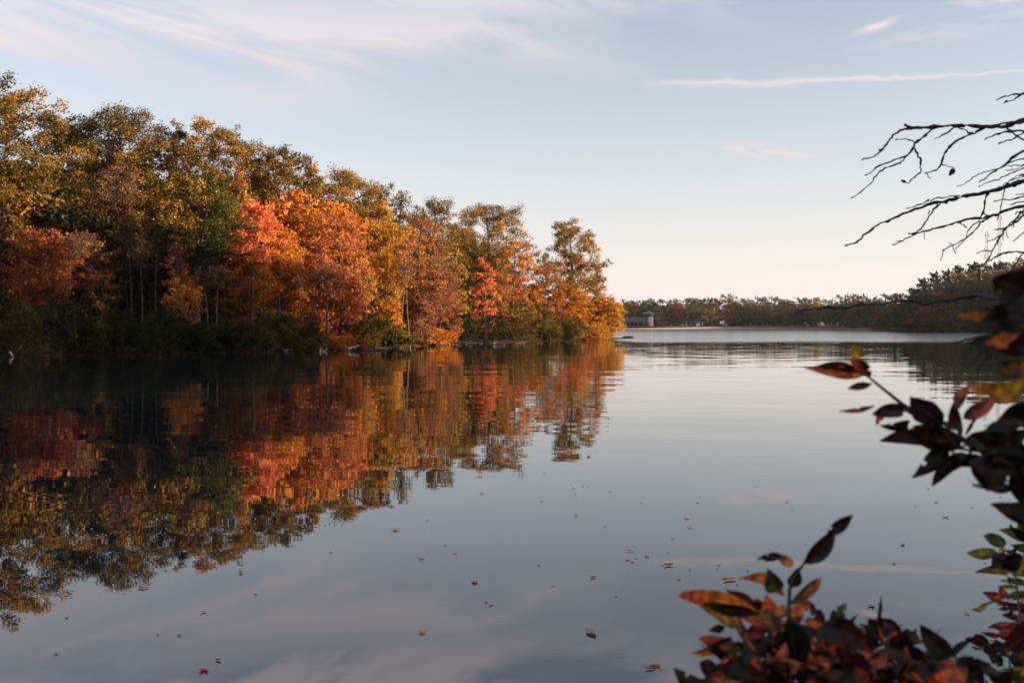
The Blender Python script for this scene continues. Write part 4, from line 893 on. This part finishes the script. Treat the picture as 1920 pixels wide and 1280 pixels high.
# ============================================================ bare tree reaching in from the right
def dep(px, py, base=4.0): return base + .35 * math.sin(px / 70 + 1) + .3 * math.sin(py / 55) - .25 * (py - 300) / 300
def z8(x, y): return (1560 + x / 3.369, 140 + y / 3.369)
def z7(x, y): return (1500 + x / 4.571, 420 + y / 4.571)
TR = thing('bare_tree', 'almost leafless tree reaching crooked dark branches in from the right edge', 'tree', (2.62, 4.0, G(2.62, 4)))
T0 = Vector(TR.location)
GR = [ # groups of polylines in crop coordinates: (points, start width, end width)
 [([(1780, 160), (1500, 205), (1350, 245), (1213, 285), (1100, 325), (980, 330), (850, 325), (780, 322), (640, 332), (540, 338), (500, 332), (462, 320)], 26, 9), ([(490, 345), (430, 355), (385, 385), (350, 430), (318, 470), (265, 515), (185, 540)], 9, 4),
  ([(640, 335), (590, 385), (530, 430), (515, 460), (470, 510), (430, 560)], 12, 6), ([(525, 428), (470, 408), (400, 412)], 6, 4), ([(515, 460), (550, 515), (563, 570), (555, 620), (510, 655), (480, 685), (450, 676)], 8, 4),
  ([(465, 512), (390, 540), (300, 575), (250, 615), (208, 637)], 7, 4), ([(430, 558), (350, 585), (290, 625), (240, 690), (125, 782)], 8, 4), ([(780, 330), (720, 370), (645, 408)], 8, 4),
  ([(960, 335), (900, 370), (850, 385), (760, 440), (710, 500), (688, 562), (660, 600), (585, 623)], 14, 5), ([(690, 565), (740, 580), (775, 592)], 5, 3), ([(600, 628), (622, 660)], 4, 2), ([(790, 325), (830, 350), (870, 370)], 7, 6),
  ([(1350, 250), (1213, 300), (1080, 305), (980, 330)], 12, 8), ([(1110, 340), (1160, 380), (1213, 415), (1300, 450)], 8, 6), ([(318, 470), (308, 478), (300, 476)], 11, 5)],
 [([(1780, 20), (1450, 95), (1213, 120), (1150, 125), (1090, 138), (1040, 160)], 14, 4), ([(1200, 122), (1150, 160), (1100, 172), (1085, 180)], 7, 3), ([(1105, 170), (1098, 160)], 5, 3)],
 [([(1780, 300), (1500, 340), (1300, 350), (1213, 357), (1130, 358), (1050, 375), (1000, 392), (960, 410)], 14, 4), ([(1300, 350), (1213, 368), (1150, 400), (1100, 418), (1050, 440)], 7, 4)],
 [([(1780, 300), (1500, 380), (1300, 435), (1213, 480), (1140, 525), (1110, 555), (1060, 590), (1000, 630), (930, 682)], 17, 5), ([(1040, 600), (960, 615), (890, 650), (835, 690), (790, 705)], 6, 3), ([(1300, 505), (1213, 530), (1120, 555)], 6, 5),
  ([(1300, 560), (1213, 570), (1150, 575), (1095, 578)], 5, 3), ([(1300, 560), (1213, 590), (1130, 620), (1050, 660), (980, 683), (925, 710)], 6, 4), ([(1213, 568), (1150, 600), (1100, 603)], 4, 3), ([(1300, 505), (1300, 560)], 5, 5), ([(1300, 505), (1400, 410)], 6, 9)],
 [([(1780, 500), (1500, 590), (1300, 640), (1213, 670), (1150, 690), (1080, 715), (990, 740), (900, 755), (810, 775), (720, 800), (640, 810), (560, 840), (480, 865), (350, 920), (270, 960), (200, 1020), (140, 1065), (82, 1077)], 28, 5),
  ([(810, 768), (740, 770), (660, 780), (620, 800)], 7, 6), ([(610, 795), (540, 825), (468, 845)], 6, 4), ([(690, 808), (640, 850), (600, 915), (560, 975), (520, 1000)], 9, 6), ([(1260, 600), (1213, 625), (1150, 650), (1080, 700)], 6, 4),
  ([(1213, 640), (1130, 665), (1085, 705)], 5, 4), ([(1213, 640), (1300, 636)], 6, 6), ([(1260, 600), (1380, 615)], 6, 6), ([(990, 745), (965, 800), (955, 860), (920, 930), (870, 970), (840, 1040)], 10, 5), ([(1090, 720), (1075, 800), (1060, 860), (1045, 920)], 6, 3)],
 [([(1780, 700), (1500, 760), (1300, 810), (1213, 830), (1100, 855), (1040, 885), (950, 905), (870, 915), (760, 940), (640, 975), (560, 995), (500, 1020), (440, 1050), (378, 1080)], 20, 4), ([(790, 935), (830, 950), (855, 970)], 6, 6),
  ([(1040, 885), (980, 910), (930, 945), (890, 1000), (820, 1050), (760, 1075), (705, 1110), (685, 1172)], 8, 4), ([(955, 865), (980, 890), (1020, 885)], 6, 6), ([(840, 1038), (815, 1070), (785, 1100)], 5, 4), ([(760, 1075), (738, 1062)], 4, 3),
  ([(760, 1085), (770, 1105), (782, 1128)], 4, 3), ([(520, 1000), (500, 1006), (480, 1000)], 8, 3), ([(580, 998), (586, 1034)], 5, 3), ([(640, 975), (628, 968)], 6, 3), ([(440, 1050), (405, 1052)], 4, 2), ([(705, 1110), (700, 1100)], 5, 4)],
 [([(1780, 690), (1500, 740), (1300, 765), (1213, 770), (1150, 785), (1090, 790), (1020, 800)], 12, 4), ([(1213, 755), (1165, 758)], 5, 3), ([(1300, 765), (1213, 800), (1130, 820)], 6, 4), ([(1300, 765), (1213, 755)], 6, 5)],
 [([(1780, 730), (1500, 790), (1300, 840), (1213, 885), (1150, 940), (1090, 970), (1030, 980)], 14, 5), ([(1300, 840), (1240, 850), (1200, 870), (1160, 910), (1100, 965), (1070, 1010), (1040, 1060), (1010, 1120), (980, 1180), (930, 1230), (925, 1280)], 11, 6),
  ([(1060, 1020), (1010, 1045), (975, 1055)], 5, 3), ([(1098, 970), (1104, 1000), (1112, 1030)], 4, 3), ([(1080, 1000), (1080, 1048)], 4, 3), ([(1012, 1115), (960, 1112), (912, 1130)], 6, 3),
  ([(1600, 1080), (1400, 1120), (1213, 1122), (1150, 1118), (1080, 1130), (1030, 1155), (985, 1180)], 9, 6), ([(1400, 1120), (1213, 1130), (1170, 1180), (1135, 1230)], 7, 4), ([(1213, 885), (1190, 860), (1160, 880)], 5, 4),
  ([(930, 1230), (928, 1300), (915, 1360), (880, 1440), (870, 1460)], 6, 4), ([(930, 1235), (885, 1222)], 5, 3), ([(1600, 1080), (1780, 900)], 9, 14), ([(1150, 940), (1140, 965)], 4, 3)],
 [([(1500, 920), (1300, 960), (1213, 1000), (1170, 1030), (1140, 1055)], 8, 3), ([(1500, 920), (1780, 800)], 8, 12)]]
def zr7(l): return [z7(*q) for q in l]
def zl(x, y): return (1480 + x / 3.7636, 620 + y / 3.7636)
B7 = [([(2700, 560), (2300, 600), (1900, 635), (1660, 638), (1500, 617), (1400, 635), (1200, 660), (1070, 682), (950, 655), (830, 660), (680, 690), (540, 688), (370, 718), (200, 715), (60, 728), (0, 750), (-50, 770)], 24, 6),
      ([(545, 690), (520, 670), (490, 655)], 7, 5), ([(800, 662), (750, 625), (690, 603)], 7, 5), ([(630, 690), (632, 740)], 5, 3), ([(1300, 650), (1250, 700), (1205, 738)], 6, 3), ([(950, 655), (945, 640)], 9, 6), ([(1155, 665), (1150, 640)], 7, 5)]
B8 = [([(2700, 800), (2300, 880), (1900, 930), (1700, 950), (1560, 968), (1480, 982), (1400, 995), (1360, 1015), (1305, 1020)], 18, 6), ([(1565, 968), (1530, 1000), (1495, 1035)], 7, 3)]
B9 = [([(2700, 850), (2300, 930), (2000, 960), (1800, 985), (1750, 1010), (1700, 1060), (1620, 1120), (1560, 1190), (1530, 1240), (1520, 1290)], 16, 3), ([(1700, 1065), (1600, 1110), (1520, 1135), (1450, 1175)], 6, 3), ([(1720, 1040), (1690, 1110), (1660, 1170)], 6, 3)]
def limb(lines, conv, sc_, base):
    wd = Wood()
    for pts_, w0, w1 in lines:
        q = [conv(*p_) for p_ in pts_]; fine = []
        for k in range(len(q) - 1):
            n_ = 4
            for j in range(n_):
                t_ = j / n_; pm = q[max(k - 1, 0)]; pn = q[min(k + 2, len(q) - 1)]; a_, b_ = q[k], q[k + 1]
                fine.append(tuple(.5 * (2 * a_[c] + (b_[c] - pm[c]) * t_ + (2 * pm[c] - 5 * a_[c] + 4 * b_[c] - pn[c]) * t_ * t_ + (3 * a_[c] - pm[c] - 3 * b_[c] + pn[c]) * t_ ** 3) for c in (0, 1)))
        fine.append(q[-1])
        X_ = np.array([P(a_, b_, dep(min(a_, 1990), b_, base)) - T0 for a_, b_ in fine]); m_ = len(X_)
        rgl = np.random.default_rng(int(abs(q[0][0] * 13 + q[0][1])))
        r_ = np.linspace(w0 * 1.3 + 1, w1 * 1.4 + 1, m_) / sc_ * base / F / 2 * (1 + .22 * rgl.normal(size=m_)); X_ += rgl.normal(size=X_.shape) * .0016
        wd.tube(X_, np.maximum(r_, .0012), 7)
    return wd
for g_ in GR: obj('branch', limb(g_, z8, 3.369, 4.0).mesh('branch', M_TWIG), TR)
obj('branch', limb(B7, z7, 4.571, 3.3).mesh('branch', M_TWIG), TR); obj('branch', limb(B8, z7, 4.571, 3.2).mesh('branch', M_TWIG), TR); obj('branch', limb(B9, z7, 4.571, 3.1).mesh('branch', M_TWIG), TR)
wd = Wood(); wd.tube([(-.1, -.1, -.5), (.05, 0, .5), (.02, -.05, 1.2), (-.05, 0, 2), (.05, .05, 3), (-.05, 0, 4.2), (.1, .1, 6)], [.16, .12, .11, .10, .09, .07, .03], 10); obj('trunk', wd.mesh('trunk', M_BARK), TR)

# ============================================================ broad leaved shrubs in the foreground
DG = (.012, .018, .007); DM = (.025, .009, .008); MR = (.10, .02, .017); OR = (.80, .25, .04); RO = (.75, .13, .05); YE = (.55, .40, .03); GN = (.10, .13, .02); BR = (.09, .03, .016); PU = (.04, .022, .03)  # hot oranges paint the sunlit glow, near-blacks the shade on the leaves
class Leaves:
    def __init__(s, seed): s.V = []; s.F = []; s.C = []; s.n = 0; s.rg = np.random.default_rng(seed)
    def leaf(s, b, t, wid, ca, cb=None, face=None, curl=.12, fold=.25, torn=0.0):
        rg = s.rg; b = np.array(b, float); t = np.array(t, float); ax = t - b; L_ = np.linalg.norm(ax); ax /= L_
        face = np.array(face if face is not None else (-b / np.linalg.norm(b) + rg.normal(size=3) * .35)); sd = np.cross(ax, face); sd /= np.linalg.norm(sd) + 1e-9; nr = np.cross(sd, ax)
        cb = cb or ca; nu, nv = 12, 5; VP = (-1, -.5, -.07, .07, .5, 1); ex_ = rg.uniform(.62, .95); pk = rg.uniform(.72, 1.0); c1 = rg.normal() * curl; ph = rg.uniform(0, 6); sw = rg.normal() * .06; V = []
        for i_ in range(nu + 1):
            u = i_ / nu; ww = wid * .5 * (math.sin(math.pi * u ** pk) ** ex_ * (1 - .25 * u)) * 1.2 if 0 < u < 1 else .0012
            c_ = b + ax * L_ * u + nr * (c1 * L_ * (4 * u * (1 - u)) + curl * L_ * .6 * u * u * rg.choice([-1, 1]) * 0) + sd * sw * L_ * math.sin(math.pi * u)
            for j in range(nv + 1):
                v = VP[j]
                V.append(c_ + sd * ww * v * math.cos(fold) + nr * (abs(v) * ww * math.sin(fold) + .05 * wid * math.sin(u * 9 + ph + v) * abs(v)))
        keep = []; base = s.n; side = rg.uniform(-.5, .5)
        for i_ in range(nu):
            for j in range(nv):
                if torn and j in (0, nv - 1) and rg.random() < torn: continue
                a_ = base + i_ * (nv + 1) + j; s.F.append((a_, a_ + 1, a_ + nv + 2, a_ + nv + 1))
                f = np.clip(((i_ / nu) - .5) * 1.4 + ((j + .5) / nv * 2 - 1) * side + .5 + rg.normal() * .07, 0, 1)
                if j in (1, 2) and rg.random() < .0: f = 0
                cc = np.array(ca) * (1 - f) + np.array(cb) * f; s.C.append(cc * 1.7 + .02 if j == 2 else cc * rg.uniform(.85, 1.15))
        s.V += V; s.n += len(V)
    def whorl(s, c, n_, L_, wid, cols, up=(0, 0, 1), spread=.9):
        rg = s.rg; up = np.array(up, float)
        for k in range(n_):
            a_ = k * 2.4 + rg.uniform(-.4, .4); d = np.array([math.cos(a_), math.sin(a_), 0]) * spread + up * rg.uniform(.1, .8); d /= np.linalg.norm(d)
            l_ = L_ * rg.uniform(.7, 1.15); ca = cols[rg.integers(len(cols))]; cb = cols[rg.integers(len(cols))]
            st = np.array(c) - up * rg.uniform(0, .035); e_ = st + d * l_; e_[2] -= l_ * rg.uniform(0, .25)
            s.leaf(st + d * .008, e_, wid * rg.uniform(.8, 1.15), ca, cb, face=up * .8 + rg.normal(size=3) * .45, torn=.06 if rg.random() < .3 else 0)
    def build(s, name, parent): return obj(name, mesh_np(name, np.array(s.V), s.F, M_FORE, s.C, smooth=True), parent)
def man(Lv, conv, sc_, rows_, T):
    for (b, t, w_, ca, cb, d) in rows_:
        p0 = P(*conv(*b), d) - T; p1 = P(*conv(*t), d + Lv.rg.uniform(-.03, .03)) - T; Lv.leaf(p0, p1, w_ / sc_ * d / F, ca, cb, face=(Vector((0, 0, EYE)) - T - p0).normalized() + Vector(Lv.rg.normal(size=3) * .25), torn=.05)
def zA(x, y): return (1240 + x / 3.7636, 940 + y / 3.7636)
def zB(x, y): return (1480 + x / 3.7636, 620 + y / 3.7636)
def zC(x, y): return (1560 + x / 3.37, 900 + y / 3.37)
def stem(wd, T, pts_, r0, r1):
    q = np.array([(P(*p_) if len(p_) == 3 and p_[0] > 50 else Vector(p_)) - T for p_ in pts_]); wd.tube(q, np.linspace(r0, r1, len(q)), 6)
# --- shrub A : sunlit orange coloured into the tips, lower right
T = Vector((.55, 1.25, G(.55, 1.25))); SA = thing('foreground_shrub', 'broad leaved shrub with sunlit glow coloured orange into the tips of dark leaves, bottom of the photo', 'shrub', T); LA = Leaves(3); wd = Wood()
man(LA, zA, 3.7636, [((690, 800), (120, 658), 150, OR, RO, 1.34), ((570, 905), (270, 735), 100, YE, OR, 1.36), ((690, 790), (300, 720), 90, DM, DG, 1.32), ((650, 765), (462, 620), 130, BR, DM, 1.40), ((870, 665), (545, 545), 90, OR, OR, 1.38),
  ((800, 640), (752, 475), 130, GN, DM, 1.36), ((1000, 445), (1240, 175), 120, DM, DM, 1.30), ((1170, 240), (1350, 95), 85, DM, DM, 1.31), ((930, 455), (800, 370), 75, OR, DM, 1.37), ((850, 380), (675, 408), 60, DM, DM, 1.37), ((905, 600), (965, 465), 90, PU, MR, 1.36),
  ((915, 720), (1125, 540), 85, GN, RO, 1.35), ((770, 790), (740, 655), 105, RO, RO, 1.38), ((900, 800), (1055, 700), 90, OR, RO, 1.39), ((500, 955), (215, 1068), 75, DM, OR, 1.33), ((450, 882), (335, 905), 62, DG, BR, 1.35),
  ((600, 960), (800, 850), 100, BR, RO, 1.38), ((690, 870), (540, 815), 60, RO, RO, 1.37), ((1210, 895), (1303, 718), 95, DG, GN, 1.42), ((1310, 890), (1388, 790), 26, DM, DM, 1.4), ((1545, 945), (1550, 668), 40, DM, DM, 1.38),
  ((860, 1035), (835, 940), 50, RO, RO, 1.33), ((1150, 860), (1050, 710), 80, MR, DM, 1.40), ((1130, 870), (1000, 830), 60, OR, RO, 1.36), ((600, 1090), (310, 1245), 90, DM, DG, 1.30), ((480, 1275), (200, 1243), 60, PU, DM, 1.30), ((720, 980), (560, 1200), 190, DG, DG, 1.28),
  ((900, 820), (980, 1200), 240, DG, DG, 1.26), ((1100, 900), (1480, 1060), 190, DM, BR, 1.30), ((780, 1020), (620, 930), 110, BR, OR, 1.40), ((1460, 825), (1560, 960), 80, DG, DM, 1.42), ((1560, 820), (1700, 900), 80, PU, DM, 1.42), ((812, 830), (830, 780), 40, YE, YE, 1.36)], T)
man(LA, zC, 3.37, [((770, 1110), (555, 915), 150, DG, DM, 1.30), ((500, 1100), (400, 930), 80, DM, DM, 1.36), ((850, 1120), (1005, 1160), 60, DM, PU, 1.34), ((760, 1110), (900, 1000), 45, DM, DG, 1.36), ((780, 1130), (960, 1290), 150, DM, DM, 1.28), ((60, 960), (260, 1090), 110, DM, BR, 1.38),
  ((480, 1190), (560, 1240), 60, GN, GN, 1.4), ((690, 1190), (740, 1250), 40, YE, OR, 1.36), ((420, 1170), (470, 1165), 35, OR, OR, 1.4), ((880, 1230), (945, 1175), 50, GN, GN, 1.4), ((340, 1060), (500, 960), 70, DM, MR, 1.40), ((500, 1085), (600, 1150), 70, PU, DM, 1.38)], T)
hubs = [(1330, 1262, 1.3), (1385, 1240, 1.25), (1440, 1225, 1.22), (1500, 1215, 1.4), (1570, 1195, 1.5), (1640, 1240, 1.24), (1700, 1210, 1.4), (1600, 1290, 1.2), (1480, 1270, 1.2), (1400, 1280, 1.2), (1550, 1265, 1.24), (1680, 1275, 1.2), (1750, 1270, 1.22), (1630, 1190, 1.5), (1395, 1195, 1.35), (1440, 1150, 1.42), (1475, 1185, 1.3), (1480, 1240, 1.26), (1535, 1190, 1.42), (1560, 1225, 1.3), (1620, 1215, 1.42), (1665, 1195, 1.38), (1690, 1240, 1.3), (1750, 1235, 1.34), (1590, 1265, 1.27), (1420, 1262, 1.3), (1510, 1280, 1.22), (1650, 1275, 1.25), (1725, 1280, 1.28), (1790, 1275, 1.36), (1370, 1290, 1.3), (1460, 1300, 1.2), (1550, 1310, 1.2), (1620, 1310, 1.2), (1700, 1320, 1.2), (1600, 1240, 1.5), (1520, 1245, 1.5), (1660, 1250, 1.5)]
for (px, py, d) in hubs:
    p_ = P(px, py, d) - T; LA.whorl(p_, 8, .058, .025, (DG, DM, DG, DM, MR, BR, PU, RO, OR) if py > 1200 else (DG, DM, OR, BR, RO, GN))
    wd.tube([(LA.rg.normal() * .08, LA.rg.normal() * .05, -.1), (p_.x * .5 + LA.rg.normal() * .03, p_.y * .5, p_.z * .5), tuple(p_)], [.006, .0045, .002], 6)
stem(wd, T, [(*zA(900, 1250), 1.3), (*zA(900, 800), 1.34), (*zA(905, 620), 1.35), (*zA(960, 500), 1.34), (*zA(1000, 445), 1.3)], .0035, .0018)
stem(wd, T, [(*zA(700, 1200), 1.34), (*zA(600, 1000), 1.36), (*zA(520, 860), 1.36)], .004, .0025)
stem(wd, T, [(.55, 1.25, T.z - .2), (*zA(900, 1250), 1.3)], .007, .0035)
stem(wd, T, [(.5, 1.25, T.z - .2), (*zA(700, 1200), 1.34)], .007, .004)
obj('stem', wd.mesh('stem', M_BARK), SA); LA.build('foliage', SA)
# --- shrub B : spray reaching in from the right at mid height, with a nearer blurred cluster on the same plant
T = Vector((1.15, 1.35, G(1.15, 1.35))); SB = thing('foreground_shrub', 'tall shrub reaching dark maroon leaves in from the right edge above the water', 'shrub', T); LB = Leaves(8); wd = Wood()
man(LB, zB, 3.7636, [((510, 290), (180, 255), 70, DM, DM, 1.45), ((520, 310), (110, 262), 95, OR, RO, 1.46), ((575, 320), (425, 195), 90, MR, RO, 1.43), ((480, 205), (445, 98), 100, YE, YE, 1.46), ((585, 378), (416, 408), 55, BR, MR, 1.48), ((600, 530), (352, 565), 38, DM, RO, 1.45),
  ((820, 560), (585, 590), 100, PU, DM, 1.42), ((660, 545), (615, 665), 60, DM, RO, 1.43), ((850, 640), (640, 670), 70, DM, DM, 1.42), ((1075, 660), (855, 465), 190, PU, DM, 1.38), ((1090, 670), (800, 560), 180, DM, DM, 1.40), ((950, 690), (810, 735), 90, RO, RO, 1.43), ((1120, 760), (640, 775), 145, MR, DM, 1.42),
  ((1120, 770), (868, 1035), 135, DG, DM, 1.39), ((1260, 870), (1008, 1095), 115, DM, PU, 1.40), ((1215, 740), (1165, 500), 100, MR, DM, 1.36), ((1180, 560), (1290, 385), 80, MR, OR, 1.32), ((1230, 620), (1470, 460), 110, MR, RO, 1.30), ((1720, 340), (1270, 400), 150, YE, OR, .98), ((1780, 480), (1300, 470), 100, OR, RO, 1.0),
  ((1720, 500), (1420, 790), 150, DG, DM, 1.22), ((1440, 880), (1400, 1135), 190, DG, DG, 1.30), ((1580, 930), (1700, 1260), 150, DG, DG, 1.25), ((1290, 880), (1285, 990), 22, DM, DM, 1.4), ((1250, 750), (1450, 860), 140, DG, GN, 1.38), ((1080, 640), (1200, 690), 50, MR, MR, 1.4), ((1480, 830), (1680, 700), 140, DG, DG, 1.3),
  ((1240, 740), (1330, 600), 30, PU, PU, 1.4), ((1500, 880), (1700, 930), 150, DG, DM, 1.28), ((1000, 700), (1120, 780), 130, DM, GN, 1.41)], T)
man(LB, z7, 4.571, [((2000, 640), (1650, 470), 330, DM, DM, .92), ((2000, 480), (1850, 420), 250, MR, BR, .95), ((1750, 760), (1350, 790), 110, DM, OR, .98), ((2000, 760), (1490, 900), 300, DM, DM, .95), ((2100, 860), (1590, 1020), 160, RO, OR, .93), ((2100, 920), (1790, 1050), 200, DG, DM, .9),
  ((2100, 640), (1750, 700), 240, DM, DM, .9), ((2050, 1250), (1640, 1270), 120, OR, GN, .98), ((2050, 560), (1750, 560), 240, DM, DG, .93), ((2100, 1300), (1700, 1180), 100, DM, DG, 1.0)], T)
for (px, py, d) in [(1900, 870, 1.2), (1790, 830, 1.38), (1840, 850, 1.34), (1880, 860, 1.3), (1900, 900, 1.3), (1930, 940, 1.25), (1900, 800, 1.2), (1930, 700, 1.05), (1940, 640, 1.0), (1900, 610, .98), (1920, 560, .98), (1960, 760, 1.1), (1935, 850, 1.2), (1960, 960, 1.3), (1975, 1040, 1.4)]:
    p_ = P(px, py, d) - T; LB.whorl(p_, 5, .062 if d > 1.1 else .05, .027, (DG, DM, DG, DM, MR, BR), up=(-.6, 0, .6))
stem(wd, T, [(1.15, 1.35, T.z - .2), (1.13, 1.3, .9), (1.0, 1.28, 1.5), (.84, 1.3, 1.85), (*zB(1656, 1040), 1.3), (*zB(1450, 900), 1.36), (*zB(1250, 780), 1.38), (*zB(1060, 680), 1.41), (*zB(800, 520), 1.44), (*zB(620, 375), 1.45), (*zB(540, 310), 1.45)], .009, .0016)
stem(wd, T, [(1.0, 1.28, 1.5), (.78, 1.1, 1.9), (*z7(2150, 1200), 1.0), (*z7(2050, 900), .95), (*z7(1950, 600), .95)], .006, .002)
stem(wd, T, [(*zB(1250, 780), 1.38), (*zB(1120, 770), 1.4)], .002, .002); stem(wd, T, [(*zB(1400, 860), 1.36), (*zB(1190, 830), 1.38), (*zB(1080, 700), 1.4)], .002, .002); stem(wd, T, [(*zB(1300, 830), 1.36), (*zB(1260, 880), 1.4)], .002, .002)
obj('stem', wd.mesh('stem', M_TWIG), SB); LB.build('foliage', SB)
# --- shrub C : yellow green and red leaves low on the right edge
T = Vector((1.35, 2.0, G(1.35, 2.0))); SC = thing('foreground_shrub', 'shrub at the lower right edge with yellow green and red leaves catching the sun', 'shrub', T); LC = Leaves(12); wd = Wood()
man(LC, zC, 3.37, [((1100, 400), (950, 345), 85, GN, GN, 1.9), ((1040, 450), (850, 460), 75, GN, YE, 1.9), ((1120, 470), (1010, 560), 90, DM, DM, 1.85), ((1260, 600), (905, 580), 70, YE, GN, 1.9), ((1090, 460), (1060, 430), 40, YE, YE, 1.9), ((1280, 400), (1120, 280), 60, DG, DG, 1.85), ((1250, 520), (1150, 560), 110, YE, YE, 1.95),
  ((1180, 680), (1050, 672), 30, YE, GN, 1.95), ((1080, 740), (950, 705), 60, RO, MR, 1.95), ((1110, 740), (1060, 670), 50, RO, MR, 1.96), ((1260, 720), (1100, 750), 60, GN, YE, 1.95), ((980, 780), (880, 815), 40, YE, BR, 1.9), ((1230, 380), (1170, 260), 70, DG, GN, 1.85), ((1200, 480), (1030, 500), 120, DM, DM, 1.84),
  ((1200, 790), (1050, 815), 50, MR, MR, 1.95), ((1170, 860), (1075, 850), 50, DM, DM, 1.95), ((1240, 860), (1150, 880), 60, RO, MR, 1.95), ((1180, 910), (1030, 905), 40, MR, RO, 1.95), ((1160, 960), (1040, 940), 45, RO, MR, 1.96), ((1065, 985), (940, 960), 35, MR, MR, 1.9), ((1000, 1040), (840, 1000), 80, DM, MR, 1.9),
  ((980, 1050), (880, 1050), 40, RO, MR, 1.9), ((1120, 1060), (950, 1070), 90, PU, DM, 1.8), ((1300, 900), (1080, 1070), 150, DM, MR, 1.7), ((1080, 1170), (980, 1090), 70, DG, GN, 1.85), ((1260, 1130), (1150, 1040), 110, GN, GN, 1.8), ((1220, 1230), (1130, 1180), 50, YE, YE, 1.85), ((1260, 1280), (1120, 1250), 60, YE, YE, 1.85), ((1120, 1280), (1000, 1230), 110, DG, DM, 1.75)], T)
for (px, py, d) in [(1900, 1040, 1.9), (1925, 1010, 1.9), (1930, 1090, 1.95), (1915, 1130, 2.0), (1905, 1170, 2.0), (1925, 1200, 2.0), (1890, 1215, 1.95), (1880, 1260, 1.85), (1920, 1260, 1.9), (1850, 1275, 1.85), (1950, 1150, 2.0), (1960, 1060, 2.0), (1900, 1190, 2.1), (1940, 1240, 2.0), (1870, 1290, 1.8)]:
    p_ = P(px, py, d) - T; LC.whorl(p_, 6, .06, .024, (YE, GN, DG, GN) if py < 1110 or py > 1240 else (MR, RO, DM, MR, MR), up=(-.5, 0, .6))
    wd.tube([(LC.rg.normal() * .05, LC.rg.normal() * .05, -.1), (p_.x * .5 + LC.rg.normal() * .03, p_.y * .5, p_.z * .5), tuple(p_)], [.006, .0045, .0018], 6)
stem(wd, T, [(*zC(1260, 690), 1.95), (*zC(1100, 735), 1.92), (*zC(960, 785), 1.9)], .003, .0018)
obj('stem', wd.mesh('stem', M_BARK_PALE), SC); LC.build('foliage', SC)
# withered leaves still on the bare tree
LT = Leaves(20)
for (b, t, w_, ca) in [((772, 594), (738, 640), 34, MR), ((470, 680), (434, 668), 20, DM), ((600, 795), (616, 792), 18, BR), ((700, 802), (735, 815), 14, MR), ((618, 850), (606, 885), 8, BR)]:
    a_, c_ = z8(*b), z8(*t); d = dep(*a_); LT.leaf(P(*a_, d) - T0, P(*c_, d) - T0, w_ / 3.369 * d / F, ca, face=Vector((0, -1, .1)))
LT.build('withered_leaves', TR)

# ============================================================ thin air between here and the far shore
m, t, o_ = new_mat('air'); pv = t.nodes.new('ShaderNodeVolumePrincipled'); pv.inputs['Color'].default_value = (.90, .93, 1, 1); pv.inputs['Density'].default_value = HAZE; pv.inputs['Anisotropy'].default_value = .2
t.links.new(pv.outputs[0], o_.inputs['Volume'])
V, Fq = [], []; box(V, Fq, -1500, 1500, -450, 1500, -2.6, 75)
hz_o = obj('haze', mesh_np('haze', V, Fq, m)); hz_o['kind'] = 'stuff'; tag(hz_o, 'thin pale evening haze over the lake', 'haze')
